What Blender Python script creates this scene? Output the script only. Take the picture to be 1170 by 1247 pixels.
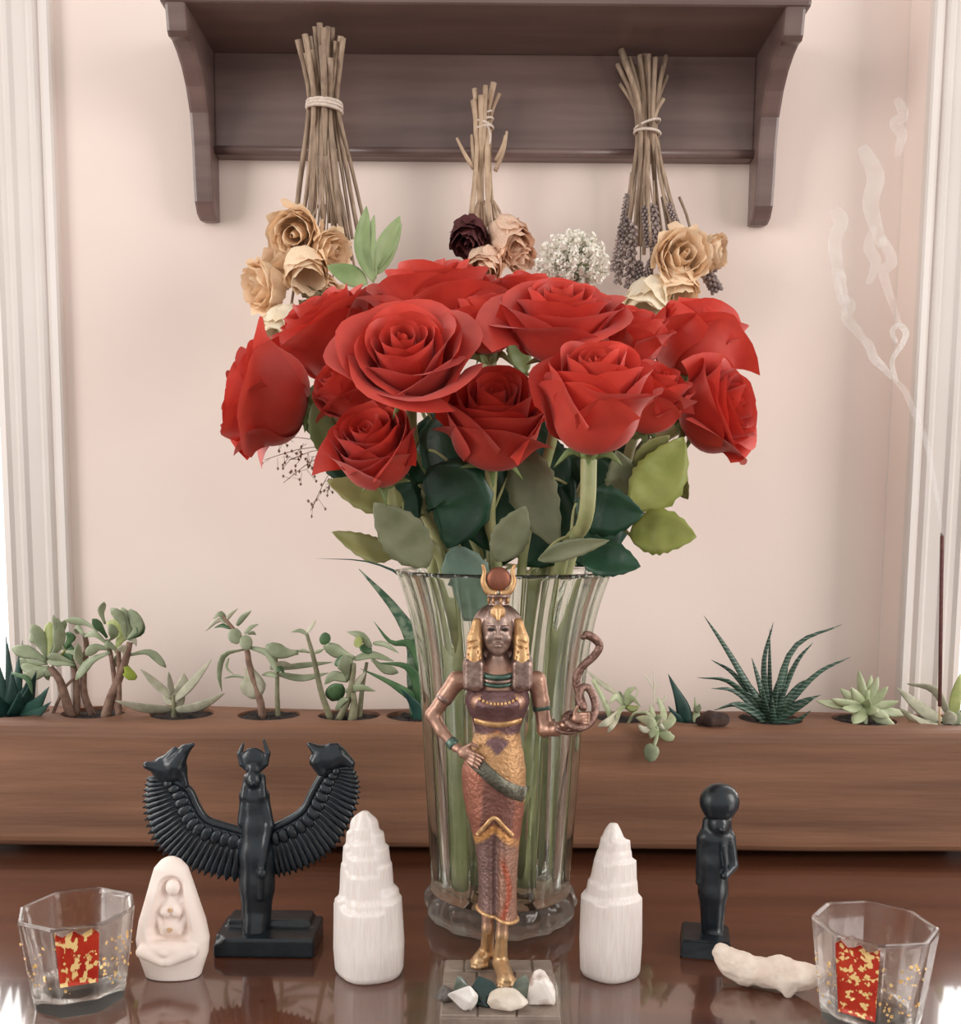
import bpy, bmesh, math, random
import numpy as np
from mathutils import Vector, Matrix, Quaternion, noise

scene = bpy.context.scene
COL = scene.collection
for o in list(bpy.data.objects):
    bpy.data.objects.remove(o)

# ------------------------------------------------------------------ camera
F = 1200.0                      # focal length in pixels of the 1170 x 1247 frame
PITCH = math.radians(6.0)
ROLL = math.radians(0.45)
CAM = Vector((0.0, 0.0, 0.29))  # table top is z = 0, +y runs from the viewer to the wall
CY = 640 + F * math.tan(PITCH)
CR = Matrix.Rotation(math.pi / 2 - PITCH, 3, 'X') @ Matrix.Rotation(ROLL, 3, 'Z')
cd = bpy.data.cameras.new('camera')
cam = bpy.data.objects.new('camera', cd)
COL.objects.link(cam)
cam.location = CAM
cam.rotation_euler = CR.to_euler()
cd.sensor_fit = 'VERTICAL'
cd.sensor_height = 24.0
cd.lens = 24.0 * F / 1247.0
cd.shift_y = (CY - 623.5) / 1247.0
cd.clip_start = 0.01
scene.camera = cam

# ------------------------------------------------------------------ light
w = bpy.data.worlds.new('daylight')
scene.world = w
w.use_nodes = True
w.node_tree.nodes['Background'].inputs[0].default_value = (1.0, 0.985, 0.955, 1)
w.node_tree.nodes['Background'].inputs[1].default_value = 0.62


def area(name, loc, target, sx, sy, power, color):
    l = bpy.data.lights.new(name, 'AREA')
    l.shape = 'RECTANGLE'
    l.size, l.size_y, l.energy, l.color = sx, sy, power, color
    o = bpy.data.objects.new(name, l)
    COL.objects.link(o)
    o.location = loc
    o.rotation_euler = (Vector(target) - Vector(loc)).to_track_quat('-Z', 'Y').to_euler()
    return o


# windows in the side walls of the room, behind the viewer's shoulders: the hanging bundles throw soft shadows both ways
area('room_window_left_offscreen', (-2.15, -0.55, 0.80), (0.05, 0.8, 0.2), 1.0, 1.4, 24, (1.0, 0.97, 0.93))
area('room_window_right_offscreen', (2.15, -0.45, 0.80), (0, 0.8, 0.2), 1.0, 1.4, 24, (1.0, 0.96, 0.92))
# daylight at the two windows of the far wall, filling their openings behind the panes
area('window_left_offscreen', (-0.799, 1.112, 0.65), (-0.799, 0.0, 0.65), 0.60, 1.38, 9, (1.0, 0.98, 0.96))
area('window_right_offscreen', (0.800, 1.112, 0.65), (0.800, 0.0, 0.65), 0.60, 1.38, 9, (1.0, 0.98, 0.96))
vs = scene.view_settings
vs.view_transform = 'Standard'
vs.look = 'None'
vs.exposure = 0.38
vs.gamma = 1.0
vs.use_curve_mapping = False

# ------------------------------------------------------------------ placing helpers


def ray(px, py):
    return CR @ Vector(((px - 585) / F, -(py - CY) / F, -1.0))


def P(px, py, Y):
    """point of the vertical plane y = Y"""
    d = ray(px, py)
    return CAM + d * (Y / d.y)


def T(px, py, z=0.0):
    """point of the level plane at height z"""
    d = ray(px, py)
    return CAM + d * ((z - CAM.z) / d.z)


def S(px, py, Y):
    """metres per pixel there"""
    return Y / ray(px, py).y / F


# ------------------------------------------------------------------ materials
def lin(c):
    return tuple(((v / 255) / 12.92 if v / 255 <= 0.04045 else ((v / 255 + 0.055) / 1.055) ** 2.4) for v in c) + (1.0,)


def nd(nt, typ, **kw):
    n = nt.nodes.new(typ)
    for k, v in kw.items():
        setattr(n, k, v)
    return n


def pm(name, c1, c2=None, scale=30.0, rough=0.5, metal=0.0, bump=0.0, bscale=None, stretch=(1, 1, 1), trans=0.0,
       sub=0.0, coat=0.0, detail=4.0, rnd=0.0, sheen=0.0, spec=0.5, lo=0.35, hi=0.65, coord='Object'):
    """a node material: colour from noise between c1 and c2 (sRGB bytes)"""
    m = bpy.data.materials.new(name)
    m.use_nodes = True
    nt = m.node_tree
    b = nt.nodes['Principled BSDF']
    out = nt.nodes['Material Output']
    tc = nd(nt, 'ShaderNodeTexCoord')
    mp = nd(nt, 'ShaderNodeMapping')
    mp.inputs['Scale'].default_value = stretch
    nt.links.new(tc.outputs[coord], mp.inputs[0])
    nz = nd(nt, 'ShaderNodeTexNoise')
    nz.inputs['Scale'].default_value = scale
    nz.inputs['Detail'].default_value = detail
    nt.links.new(mp.outputs[0], nz.inputs['Vector'])
    cr = nd(nt, 'ShaderNodeValToRGB')
    cr.color_ramp.elements[0].position = lo
    cr.color_ramp.elements[1].position = hi
    cr.color_ramp.elements[0].color = lin(c1)
    cr.color_ramp.elements[1].color = lin(c2 or c1)
    nt.links.new(nz.outputs[0], cr.inputs[0])
    col = cr.outputs[0]
    if rnd > 0:
        oi = nd(nt, 'ShaderNodeObjectInfo')
        mr = nd(nt, 'ShaderNodeMapRange')
        mr.inputs[3].default_value = 1 - rnd
        mr.inputs[4].default_value = 1 + rnd
        nt.links.new(oi.outputs['Random'], mr.inputs[0])
        hs = nd(nt, 'ShaderNodeHueSaturation')
        nt.links.new(mr.outputs[0], hs.inputs['Value'])
        nt.links.new(col, hs.inputs['Color'])
        col = hs.outputs[0]
    nt.links.new(col, b.inputs['Base Color'])
    b.inputs['Roughness'].default_value = rough
    b.inputs['Metallic'].default_value = metal
    b.inputs['Specular IOR Level'].default_value = spec
    b.inputs['Coat Weight'].default_value = coat
    b.inputs['Coat Roughness'].default_value = 0.07
    if sub:
        b.inputs['Subsurface Weight'].default_value = sub
        b.inputs['Subsurface Radius'].default_value = (0.006, 0.005, 0.004)
        b.inputs['Subsurface Scale'].default_value = 1.0
    if sheen:
        b.inputs['Sheen Weight'].default_value = sheen
    if bump:
        n2 = nd(nt, 'ShaderNodeTexNoise')
        n2.inputs['Scale'].default_value = bscale or scale * 4
        n2.inputs['Detail'].default_value = 3
        nt.links.new(mp.outputs[0], n2.inputs['Vector'])
        bp = nd(nt, 'ShaderNodeBump')
        bp.inputs['Strength'].default_value = bump
        bp.inputs['Distance'].default_value = 0.002
        nt.links.new(n2.outputs[0], bp.inputs['Height'])
        nt.links.new(bp.outputs[0], b.inputs['Normal'])
    if trans:
        tl = nd(nt, 'ShaderNodeBsdfTranslucent')
        nt.links.new(col, tl.inputs[0])
        mx = nd(nt, 'ShaderNodeMixShader')
        mx.inputs[0].default_value = trans
        nt.links.new(b.outputs[0], mx.inputs[1])
        nt.links.new(tl.outputs[0], mx.inputs[2])
        nt.links.new(mx.outputs[0], out.inputs[0])
    return m


def glass_mat(name, tint=(255, 255, 255), ior=1.45, rough=0.0, clear=0.0):
    m = bpy.data.materials.new(name)
    m.use_nodes = True
    nt = m.node_tree
    nt.nodes.remove(nt.nodes['Principled BSDF'])
    out = nt.nodes['Material Output']
    g = nd(nt, 'ShaderNodeBsdfGlass')
    g.inputs['IOR'].default_value = ior
    g.inputs['Roughness'].default_value = rough
    tc = nd(nt, 'ShaderNodeTexCoord')
    nz = nd(nt, 'ShaderNodeTexNoise')
    nz.inputs['Scale'].default_value = 8
    nt.links.new(tc.outputs['Object'], nz.inputs['Vector'])
    cr = nd(nt, 'ShaderNodeValToRGB')
    cr.color_ramp.elements[0].color = lin(tint)
    cr.color_ramp.elements[1].color = lin(tuple(min(255, c + 4) for c in tint))
    nt.links.new(nz.outputs[0], cr.inputs[0])
    nt.links.new(cr.outputs[0], g.inputs[0])
    if clear:
        t = nd(nt, 'ShaderNodeBsdfTransparent')
        mx = nd(nt, 'ShaderNodeMixShader')
        mx.inputs[0].default_value = clear
        nt.links.new(g.outputs[0], mx.inputs[1])
        nt.links.new(t.outputs[0], mx.inputs[2])
        nt.links.new(mx.outputs[0], out.inputs[0])
    else:
        nt.links.new(g.outputs[0], out.inputs[0])
    return m


# ------------------------------------------------------------------ object helpers
def mesh(name, verts, faces, mat, smooth=True):
    me = bpy.data.meshes.new(name)
    me.from_pydata([tuple(v) for v in verts], [], [tuple(f) for f in faces])
    me.update()
    if smooth:
        me.polygons.foreach_set('use_smooth', [True] * len(me.polygons))
    if mat:
        me.materials.append(mat)
    return me


def link(name, data, parent=None):
    o = bpy.data.objects.new(name, data)
    COL.objects.link(o)
    if parent:
        o.parent = parent
    return o


def tag(o, label=None, cat=None, group=None, kind=None):
    if label:
        o['label'] = label
    if cat:
        o['category'] = cat
    if group:
        o['group'] = group
    if kind:
        o['kind'] = kind
    return o


class Thing:
    """an Empty at the thing's base; parts are given in world coordinates"""

    def __init__(self, name, loc, label, cat, group=None):
        self.L = Vector(loc)
        self.root = link(name, None)
        self.root.location = self.L
        self.root.empty_display_size = 0.02
        tag(self.root, label, cat, group)

    def part(self, name, vf, mat, parent=None, smooth=True, label=None):
        verts, faces = vf
        me = mesh(name, [Vector(v) - self.L for v in verts], faces, mat, smooth)
        o = link(name, me, parent or self.root)
        if label:
            o['label'] = label
        return o


def join(*vfs):
    V, Fc = [], []
    for v, f in vfs:
        k = len(V)
        V += list(v)
        Fc += [tuple(i + k for i in q) for q in f]
    return V, Fc


def spline(pts, m):
    """Catmull-Rom through pts, m samples"""
    pts = [Vector(p) for p in pts]
    if len(pts) == 2:
        return [pts[0].lerp(pts[1], i / (m - 1)) for i in range(m)]
    q = [pts[0] * 2 - pts[1]] + pts + [pts[-1] * 2 - pts[-2]]
    n = len(pts) - 1
    out = []
    for i in range(m):
        s = i / (m - 1) * n
        k = min(int(s), n - 1)
        t = s - k
        a, b, c, d = q[k], q[k + 1], q[k + 2], q[k + 3]
        out.append(0.5 * ((2 * b) + (c - a) * t + (2 * a - 5 * b + 4 * c - d) * t * t + (3 * b - a - 3 * c + d) * t ** 3))
    return out


def loft(rings, cap=True):
    n = len(rings[0])
    V = [v for r in rings for v in r]
    Fc = []
    for i in range(len(rings) - 1):
        for j in range(n):
            a, b = i * n + j, i * n + (j + 1) % n
            Fc.append((a, b, b + n, a + n))
    if cap:
        Fc.append(tuple(range(n - 1, -1, -1)))
        k = (len(rings) - 1) * n
        Fc.append(tuple(range(k, k + n)))
    return V, Fc


def tube(pts, r, n=8, m=None, closed_tip=False):
    """round tube along a spline; r is a number or a function of t"""
    pts = spline(pts, m) if m else [Vector(p) for p in pts]
    rings = []
    up = None
    for i, p in enumerate(pts):
        tg = (pts[min(i + 1, len(pts) - 1)] - pts[max(i - 1, 0)]).normalized()
        if up is None:
            up = tg.orthogonal().normalized()
        up = (up - tg * up.dot(tg)).normalized()
        sd = tg.cross(up)
        rr = r(i / (len(pts) - 1)) if callable(r) else r
        rings.append([p + (up * math.cos(a) + sd * math.sin(a)) * rr for a in [2 * math.pi * j / n for j in range(n)]])
    return loft(rings)


PROF = {
    'lance': lambda t: max(0.06, math.sin(math.pi * min(1, 0.10 + 0.90 * t) ** 0.9) ** 0.75),
    'paddle': lambda t: (0.32 + 0.68 * min(1, t / 0.62) ** 1.6) if t < 0.62 else max(0.08, math.sqrt(max(0, 1 - ((t - 0.62) / 0.385) ** 2))),
    'taper': lambda t: max(0.03, (1 - t) ** 0.75),
    'blade': lambda t: max(0.03, (0.7 + 0.3 * math.sin(math.pi * min(1, t * 1.4))) * (1 - t ** 3.0)),
    'oval': lambda t: max(0.10, math.sqrt(max(0, 1 - (2 * t - 1) ** 2))),
}


def face_side(p0, p1, tilt=0.0):
    """width direction of a leaf that turns its flat side to the viewer's side of the room"""
    t = (p1 - p0).normalized()
    n = (CAM - p0).normalized()
    s = t.cross(n)
    if s.length < 1e-4:
        s = t.orthogonal()
    s.normalize()
    return Quaternion(t, tilt) @ s


def fleshy(pts, width, thick, prof='lance', tilt=0.0, n=8, m=9, cup=0.0):
    """thick leaf lofted from flattened ellipses"""
    pts = spline(pts, m)
    side0 = face_side(pts[0], pts[-1], tilt)
    rings = []
    for i, p in enumerate(pts):
        t = i / (m - 1)
        tg = (pts[min(i + 1, m - 1)] - pts[max(i - 1, 0)]).normalized()
        sd = (side0 - tg * side0.dot(tg)).normalized()
        up = sd.cross(tg)
        f = PROF[prof](t)
        rr = []
        for j in range(n):
            a = 2 * math.pi * j / n
            x = math.cos(a)
            rr.append(p + sd * (x * width / 2 * f) + up * (math.sin(a) * thick / 2 * (0.35 + 0.65 * f) * min(1, f * 3) + cup * width * f * x * x))
        rings.append(rr)
    return loft(rings)


def flatleaf(pts, width, tilt=0.0, fold=0.25, serr=0.05, m=15, quilt=0.05, thick=0.0005):
    """thin serrated leaf with a folded midrib and raised quilting between side veins"""
    pts = spline(pts, m)
    side0 = face_side(pts[0], pts[-1], tilt)
    us = [-1, -0.66, -0.33, 0, 0.33, 0.66, 1]
    V = []
    for lay in (0, 1):
        for i, p in enumerate(pts):
            t = i / (m - 1)
            tg = (pts[min(i + 1, m - 1)] - pts[max(i - 1, 0)]).normalized()
            sd = (side0 - tg * side0.dot(tg)).normalized()
            up = sd.cross(tg)
            wd = width / 2 * max(0.02, math.sin(math.pi * t ** 0.85) ** 0.8)
            for u in us:
                e = 1 + (serr * (1 if i % 2 else -1) if abs(u) == 1 else 0)
                h = fold * abs(u) * wd + quilt * wd * math.sin(t * 20 - abs(u) * 4) * (1 - abs(u)) * (abs(u) > 0.1) * 2
                V.append(p + sd * (u * wd * e) + up * (h + lay * thick))
    n = len(us)
    Fc = []
    N = m * n
    for i in range(m - 1):
        for j in range(n - 1):
            a = i * n + j
            Fc.append((a, a + 1, a + n + 1, a + n))
            Fc.append((N + a, N + a + n, N + a + n + 1, N + a + 1))
    rim = [j for j in range(n)] + [i * n + n - 1 for i in range(1, m)] + [(m - 1) * n + j for j in range(n - 2, -1, -1)] + [i * n for i in range(m - 2, 0, -1)]
    for q in range(len(rim)):
        a, b = rim[q], rim[(q + 1) % len(rim)]
        Fc.append((b, a, N + a, N + b))
    return V, Fc


def lathe(prof, c, n=32, mod=None):
    """prof: list of (r, z); c: base centre"""
    rings = []
    for r, z in prof:
        rings.append([Vector((c[0] + (r * (mod(a, z) if mod else 1)) * math.cos(a), c[1] + (r * (mod(a, z) if mod else 1)) * math.sin(a), c[2] + z))
                      for a in [2 * math.pi * j / n for j in range(n)]])
    return loft(rings)


def prism(poly, axis, a0, a1):
    """extrude a 2-D polygon along axis 0/1/2 between a0 and a1"""
    def mk(p, a):
        v = list(p)
        v.insert(axis, a)
        return Vector(v)
    n = len(poly)
    V = [mk(p, a0) for p in poly] + [mk(p, a1) for p in poly]
    Fc = [tuple(range(n)), tuple(range(2 * n - 1, n - 1, -1))]
    for i in range(n):
        j = (i + 1) % n
        Fc.append((i, i + n, j + n, j))
    return V, Fc


def fixnormals(me):
    bm = bmesh.new()
    bm.from_mesh(me)
    bmesh.ops.recalc_face_normals(bm, faces=bm.faces)
    bm.to_mesh(me)
    bm.free()


def bbox(lo, hi, bev=0.0, seg=2):
    """bevelled box as verts, faces"""
    bm = bmesh.new()
    bmesh.ops.create_cube(bm, size=1)
    for v in bm.verts:
        v.co = Vector([(lo[i] + hi[i]) / 2 + v.co[i] * (hi[i] - lo[i]) for i in range(3)])
    if bev:
        bmesh.ops.bevel(bm, geom=bm.edges[:] + bm.verts[:], offset=bev, segments=seg, affect='EDGES', profile=0.6)
    bm.verts.index_update()
    r = [v.co.copy() for v in bm.verts], [tuple(v.index for v in f.verts) for f in bm.faces]
    bm.free()
    return r


# ------------------------------------------------------------------ sculpting: smooth unions on a grid, meshed by surface nets
class Sculpt:
    def __init__(self, lo, hi, h):
        self.lo = np.array(lo, float)
        self.h = h
        self.n = np.ceil((np.array(hi, float) - self.lo) / h).astype(int) + 1
        self.ax = [self.lo[i] + h * np.arange(self.n[i]) for i in range(3)]
        self.D = np.full(self.n, 1.0)

    def _sub(self, lo, hi):
        s = []
        for i in range(3):
            a = int(max(0, math.floor((lo[i] - self.lo[i]) / self.h)))
            b = int(min(self.n[i], math.ceil((hi[i] - self.lo[i]) / self.h) + 1))
            if b <= a:
                return None
            s.append(slice(a, b))
        return tuple(s)

    def put(self, fn, lo, hi, k=0.0, cut=False):
        mg = 3 * k + 3 * self.h
        s = self._sub(np.array(lo) - mg, np.array(hi) + mg)
        if s is None:
            return
        X, Y, Z = np.meshgrid(self.ax[0][s[0]], self.ax[1][s[1]], self.ax[2][s[2]], indexing='ij')
        d = fn(X, Y, Z)
        D = self.D[s]
        if cut:
            d = -d
            if k > 0:
                hh = np.clip(0.5 - 0.5 * (d - D) / k, 0, 1)
                self.D[s] = d * (1 - hh) + D * hh + k * hh * (1 - hh)
            else:
                self.D[s] = np.maximum(D, d)
        elif k > 0:
            hh = np.clip(0.5 + 0.5 * (D - d) / k, 0, 1)
            self.D[s] = D * (1 - hh) + d * hh - k * hh * (1 - hh)
        else:
            self.D[s] = np.minimum(D, d)

    def ell(self, c, r, k=0.0, rot=None, cut=False):
        c = np.array(c)
        r = np.array(r, float)
        M = np.array(rot.to_matrix()) if rot is not None else np.eye(3)

        def fn(X, Y, Z):
            p = np.stack([X - c[0], Y - c[1], Z - c[2]], -1) @ M
            a = np.sqrt(((p / r) ** 2).sum(-1)) + 1e-9
            b = np.sqrt(((p / r ** 2) ** 2).sum(-1)) + 1e-9
            return a * (a - 1) / b
        R = r.max()
        self.put(fn, c - R, c + R, k, cut)

    def cone(self, a, b, ra, rb, k=0.0, flat=1.0, cut=False):
        """capsule from a to b with radii ra, rb; flat < 1 squeezes it along y"""
        a, b = np.array(a, float), np.array(b, float)

        def fn(X, Y, Z):
            ab = b - a
            my = a[1] + (b[1] - a[1]) * 0
            px, py, pz = X - a[0], Y - a[1], Z - a[2]
            t = np.clip((px * ab[0] + py * ab[1] + pz * ab[2]) / (ab @ ab + 1e-12), 0, 1)
            dx, dy, dz = px - t * ab[0], (py - t * ab[1]) / flat, pz - t * ab[2]
            return (np.sqrt(dx * dx + dy * dy + dz * dz) - (ra + (rb - ra) * t)) * min(1.0, flat + 0.3)
        R = max(ra, rb)
        self.put(fn, np.minimum(a, b) - R, np.maximum(a, b) + R, k, cut)

    def chain(self, pts, rs, k=0.0, flat=1.0):
        for i in range(len(pts) - 1):
            self.cone(pts[i], pts[i + 1], rs[i], rs[i + 1], k, flat)

    def box(self, lo, hi, r=0.0, k=0.0, cut=False):
        lo, hi = np.array(lo, float), np.array(hi, float)
        c, e = (lo + hi) / 2, (hi - lo) / 2 - r

        def fn(X, Y, Z):
            q = [np.abs(X - c[0]) - e[0], np.abs(Y - c[1]) - e[1], np.abs(Z - c[2]) - e[2]]
            o = np.sqrt(sum(np.maximum(v, 0) ** 2 for v in q))
            return o + np.minimum(np.maximum(np.maximum(q[0], q[1]), q[2]), 0) - r
        self.put(fn, lo, hi, k, cut)

    def net(self):
        D = self.D
        s = D < 0
        c = [s[i:i - 1 or None, j:j - 1 or None, k:k - 1 or None] if 0 else s[i:s.shape[0] - 1 + i, j:s.shape[1] - 1 + j, k:s.shape[2] - 1 + k]
             for i in (0, 1) for j in (0, 1) for k in (0, 1)]
        any_ = np.logical_or.reduce(c)
        all_ = np.logical_and.reduce(c)
        mask = any_ & ~all_
        I, J, K = np.nonzero(mask)
        idx = np.full(mask.shape, -1, dtype=np.int64)
        idx[I, J, K] = np.arange(len(I))
        acc = np.zeros((len(I), 3))
        cnt = np.zeros(len(I))
        for axn in range(3):
            oth = [q for q in range(3) if q != axn]
            for u in (0, 1):
                for v in (0, 1):
                    o0 = [0, 0, 0]
                    o0[oth[0]], o0[oth[1]] = u, v
                    o1 = list(o0)
                    o1[axn] = 1
                    d0 = D[I + o0[0], J + o0[1], K + o0[2]]
                    d1 = D[I + o1[0], J + o1[1], K + o1[2]]
                    x = (d0 < 0) != (d1 < 0)
                    t = np.where(x, d0 / (d0 - d1 + 1e-30), 0)
                    p = np.stack([np.full(len(I), float(o0[q])) for q in range(3)], -1)
                    p[:, axn] += t
                    acc += p * x[:, None]
                    cnt += x
        V = (acc / cnt[:, None] + np.stack([I, J, K], -1)) * self.h + self.lo
        Fs = []
        for axn in range(3):
            b, c2 = [(1, 2), (2, 0), (0, 1)][axn]
            sl0 = [slice(1, n - 1) for n in s.shape]
            sl0[axn] = slice(0, s.shape[axn] - 1)
            sl1 = list(sl0)
            sl1[axn] = slice(1, s.shape[axn])
            a0, a1 = s[tuple(sl0)], s[tuple(sl1)]
            E = np.stack(np.nonzero(a0 != a1), -1)
            if len(E) == 0:
                continue
            off = np.array([1, 1, 1])
            off[axn] = 0
            G = E + off
            pos = a0[tuple(E.T)]
            q = []
            for db, dc in ((-1, -1), (0, -1), (0, 0), (-1, 0)):
                H = G.copy()
                H[:, b] += db
                H[:, c2] += dc
                q.append(idx[tuple(H.T)])
            Q = np.stack(q, -1)
            Q[~pos] = Q[~pos][:, ::-1]
            Fs.append(Q)
        Q = np.concatenate(Fs)
        Q = Q[(Q >= 0).all(1)]
        return V, Q


def sculpt_part(th, name, sc, mat, parent=None, label=None, color=None, disp=None):
    V, Q = sc.net()
    if disp is not None:
        V = disp(V)
    W = V - np.array(th.L)
    me = bpy.data.meshes.new(name)
    me.from_pydata(W.tolist(), [], Q.tolist())
    me.update()
    me.polygons.foreach_set('use_smooth', [True] * len(me.polygons))
    me.materials.append(mat)
    if color is not None:
        a = me.color_attributes.new('paint', 'FLOAT_COLOR', 'POINT')
        a.data.foreach_set('color', np.ascontiguousarray(color(V)).astype(np.float32).ravel())
    o = link(name, me, parent or th.root)
    if label:
        o['label'] = label
    return o

# ================================================================== the room
WY = 0.99                                                           # wall plane
M_wall = pm('wall_paint', (232, 213, 203), (238, 221, 212), 3, 0.75, bump=0.05, bscale=220)
M_trim = pm('trim_paint', (217, 207, 200), (224, 214, 208), 6, 0.4, bump=0.03, bscale=90)
M_floor = pm('floor_wood', (96, 62, 44), (126, 86, 60), 6, 0.4, stretch=(1, 8, 1))
M_ceil = pm('ceiling_paint', (226, 220, 214), (232, 226, 220), 5, 0.8)
M_table = pm('polished_table_wood', (72, 39, 26), (104, 61, 42), 9, 0.2, coat=1.0, stretch=(0.35, 5, 1), detail=8, bump=0.012, bscale=60, spec=0.5, lo=0.3, hi=0.7)
M_table.node_tree.nodes['Principled BSDF'].inputs['Coat IOR'].default_value = 1.75
M_table.node_tree.nodes['Principled BSDF'].inputs['Coat Roughness'].default_value = .05
M_shelf = pm('dark_shelf_wood', (100, 80, 76), (120, 98, 93), 12, 0.3, stretch=(0.4, 3, 5), detail=6)
M_plank = None


def structure(name, vf, mat, parent=None, smooth=False):
    o = link(name, mesh(name, vf[0], vf[1], mat, smooth), parent)
    if not parent:
        o['kind'] = 'structure'
    return o


# casing edges measured at the wall
xl0, xl1 = P(8, 640, WY).x, P(87, 640, WY).x        # left casing: window side, wall side
xr0, xr1 = P(1076, 640, WY).x, P(1148, 640, WY).x   # right casing: wall side, window side
Z0, Z1 = -0.75, 1.75
sill = -0.05
WW = 0.62                                           # width of each window opening


def box(x0, x1, y0, y1, z0, z1, bev=0.0):
    return bbox((x0, y0, z0), (x1, y1, z1), bev)


# wall with two window openings
wallp = [box(xl0, xr1, WY, WY + 0.12, Z0, Z1)]
for a, b in ((xl0 - WW, xl0), (xr1, xr1 + WW)):
    wallp += [box(a, b, WY, WY + 0.12, Z0, sill), box(a, b, WY, WY + 0.12, 1.35, Z1)]
wallp += [box(-2.2, xl0 - WW, WY, WY + 0.12, Z0, Z1), box(xr1 + WW, 2.2, WY, WY + 0.12, Z0, Z1)]
structure('wall_back', join(*wallp), M_wall)
structure('floor', box(-2.2, 2.2, -2.2, WY + 0.12, Z0 - 0.05, Z0), M_floor)
structure('baseboard_back', join(box(xl0, xr1, WY - 0.015, WY, Z0, Z0 + 0.12, 0.004)), M_trim)


RD = WY * (1077 - 585) / (1100 - 585)              # the right casing stands this far out from the wall
XRF = P(1100, 640, RD).x


def casing(xa, xb, sgn, back=WY):
    """moulded casing: stepped ridges between the window side xa and the wall side xb"""
    W = abs(xb - xa)
    prof = [(0, 0), (0, .012), (.10, .016), (.16, .010), (.24, .010), (.30, .018), (.36, .018), (.42, .012), (.62, .012),
            (.68, .02), (.74, .020), (.80, .012), (.88, .024), (.97, .026), (1, .022), (1, 0)]
    poly = [(xa + sgn * W * t, (back if d else WY) - d * .42) for t, d in prof]
    v, f = prism(poly, 2, sill - 0.12, 1.45)
    return v, f


t1 = structure('trim_1', casing(xl0, xl1, 1), M_trim)
t2 = structure('trim_2', casing(xr1, XRF, -1, RD), M_trim)
t3 = structure('trim_3', box(P(1077, 640, WY).x, XRF + .004, RD - .002, WY, sill - 0.12, 1.45, 0.002), M_wall)
for o in (t1, t2, t3):
    fixnormals(o.data)
M_pane = glass_mat('window_glass', (250, 252, 252), 1.45, 0.0, clear=0.85)
for n, (a, b) in enumerate(((xl0 - WW, xl0), (xr1, xr1 + WW))):
    wn = structure('window_%d' % (n + 1), join(box(a, a + .03, WY + .03, WY + .07, sill, 1.35), box(b - .008, b, WY + .03, WY + .07, sill, 1.35),
                                               box(a, b, WY + .03, WY + .07, sill, sill + .04), box(a, b, WY + .03, WY + .07, 1.31, 1.35)), M_trim)
    structure('pane', box(a + .03, b - .008, WY + .048, WY + .052, sill + .04, 1.31), M_pane, wn)
    structure('window_sill', box(a, b, WY + .001, WY + .05, sill + .0005, sill + .012, 0.002), M_trim, wn)

# ------------------------------------------------------------------ table
tb = Thing('wooden_table', (0, 0.66, Z0), 'polished reddish brown wooden table carrying the altar objects', 'table')
tb.part('table_top', box(-0.95, 0.95, 0.33, 0.934, -0.03, 0.0, 0.004), M_table, smooth=False)
tb.part('apron', join(box(-.88, .88, .38, .40, -.12, -.03), box(-.88, .88, .89, .91, -.12, -.03), box(-.88, -.86, .40, .89, -.12, -.03), box(.86, .88, .40, .89, -.12, -.03)), M_table, smooth=False)
for lx in (-.87, .87):
    for ly in (.39, .90):
        tb.part('leg', lathe([(.03, 0), (.032, .03), (.024, .1), (.03, .4), (.034, .6), (.034, .72)], (lx, ly, Z0), 16), M_table)

# ------------------------------------------------------------------ wall shelf
zs = P(585, 66, 0.975).z                  # underside of the shelf plank
zb = P(585, 191, 0.975).z                 # bottom of the back board
xi = P(262, 230, 0.972).x                 # outer / inner faces of the brackets
xo = P(239, 230, 0.972).x
xo2 = -xo
sh = Thing('wall_shelf', (0, WY, zb), 'dark brown wooden wall shelf with scrolled brackets on the pale wall', 'shelf')
sh.part('shelf_plank', box(xo - .004, xo2 + .004, 0.884, WY, zs, zs + .02, .003), M_shelf, smooth=False)
sh.part('back_board', box(xi + .0, -xi, 0.975, WY, zb, zs, .0015), M_shelf, smooth=False)
sh.part('bottom_bead', tube([(xi, .974, zb + .004), (-xi, .974, zb + .004)], .004, 8), M_shelf)
bp = [(0, .53), (.100, .53)]
for py, d in ((8, .104), (40, .100), (48, .096), (53, .086), (66, .074), (85, .060), (108, .048), (140, .037), (180, .032), (220, .030), (248, .027), (264, .020), (272, .010)):
    bp.append((d, P(585, py, WY - d).z))
bp.append((0, P(585, 274, WY).z))
bp[0] = (0, zs + .02)
bp[1] = (.104, zs + .02)
for s in (-1, 1):
    x0, x1 = (xo, xi) if s < 0 else (-xi, xo2)
    bm = bmesh.new()
    v, f = prism([(WY - d, z) for d, z in bp], 0, x0, x1)
    bv = [bm.verts.new(q) for q in v]
    for q in f:
        bm.faces.new([bv[i] for i in q])
    bmesh.ops.recalc_face_normals(bm, faces=bm.faces)
    ed = [e for e in bm.edges if abs(e.verts[0].co.x - e.verts[1].co.x) < 1e-6]
    bmesh.ops.bevel(bm, geom=ed, offset=.003, segments=2, affect='EDGES', profile=.6)
    bm.verts.index_update()
    sh.part('bracket', ([q.co.copy() for q in bm.verts], [tuple(q.index for q in g.verts) for g in bm.faces]), M_shelf, smooth=False)
    bm.free()

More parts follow.
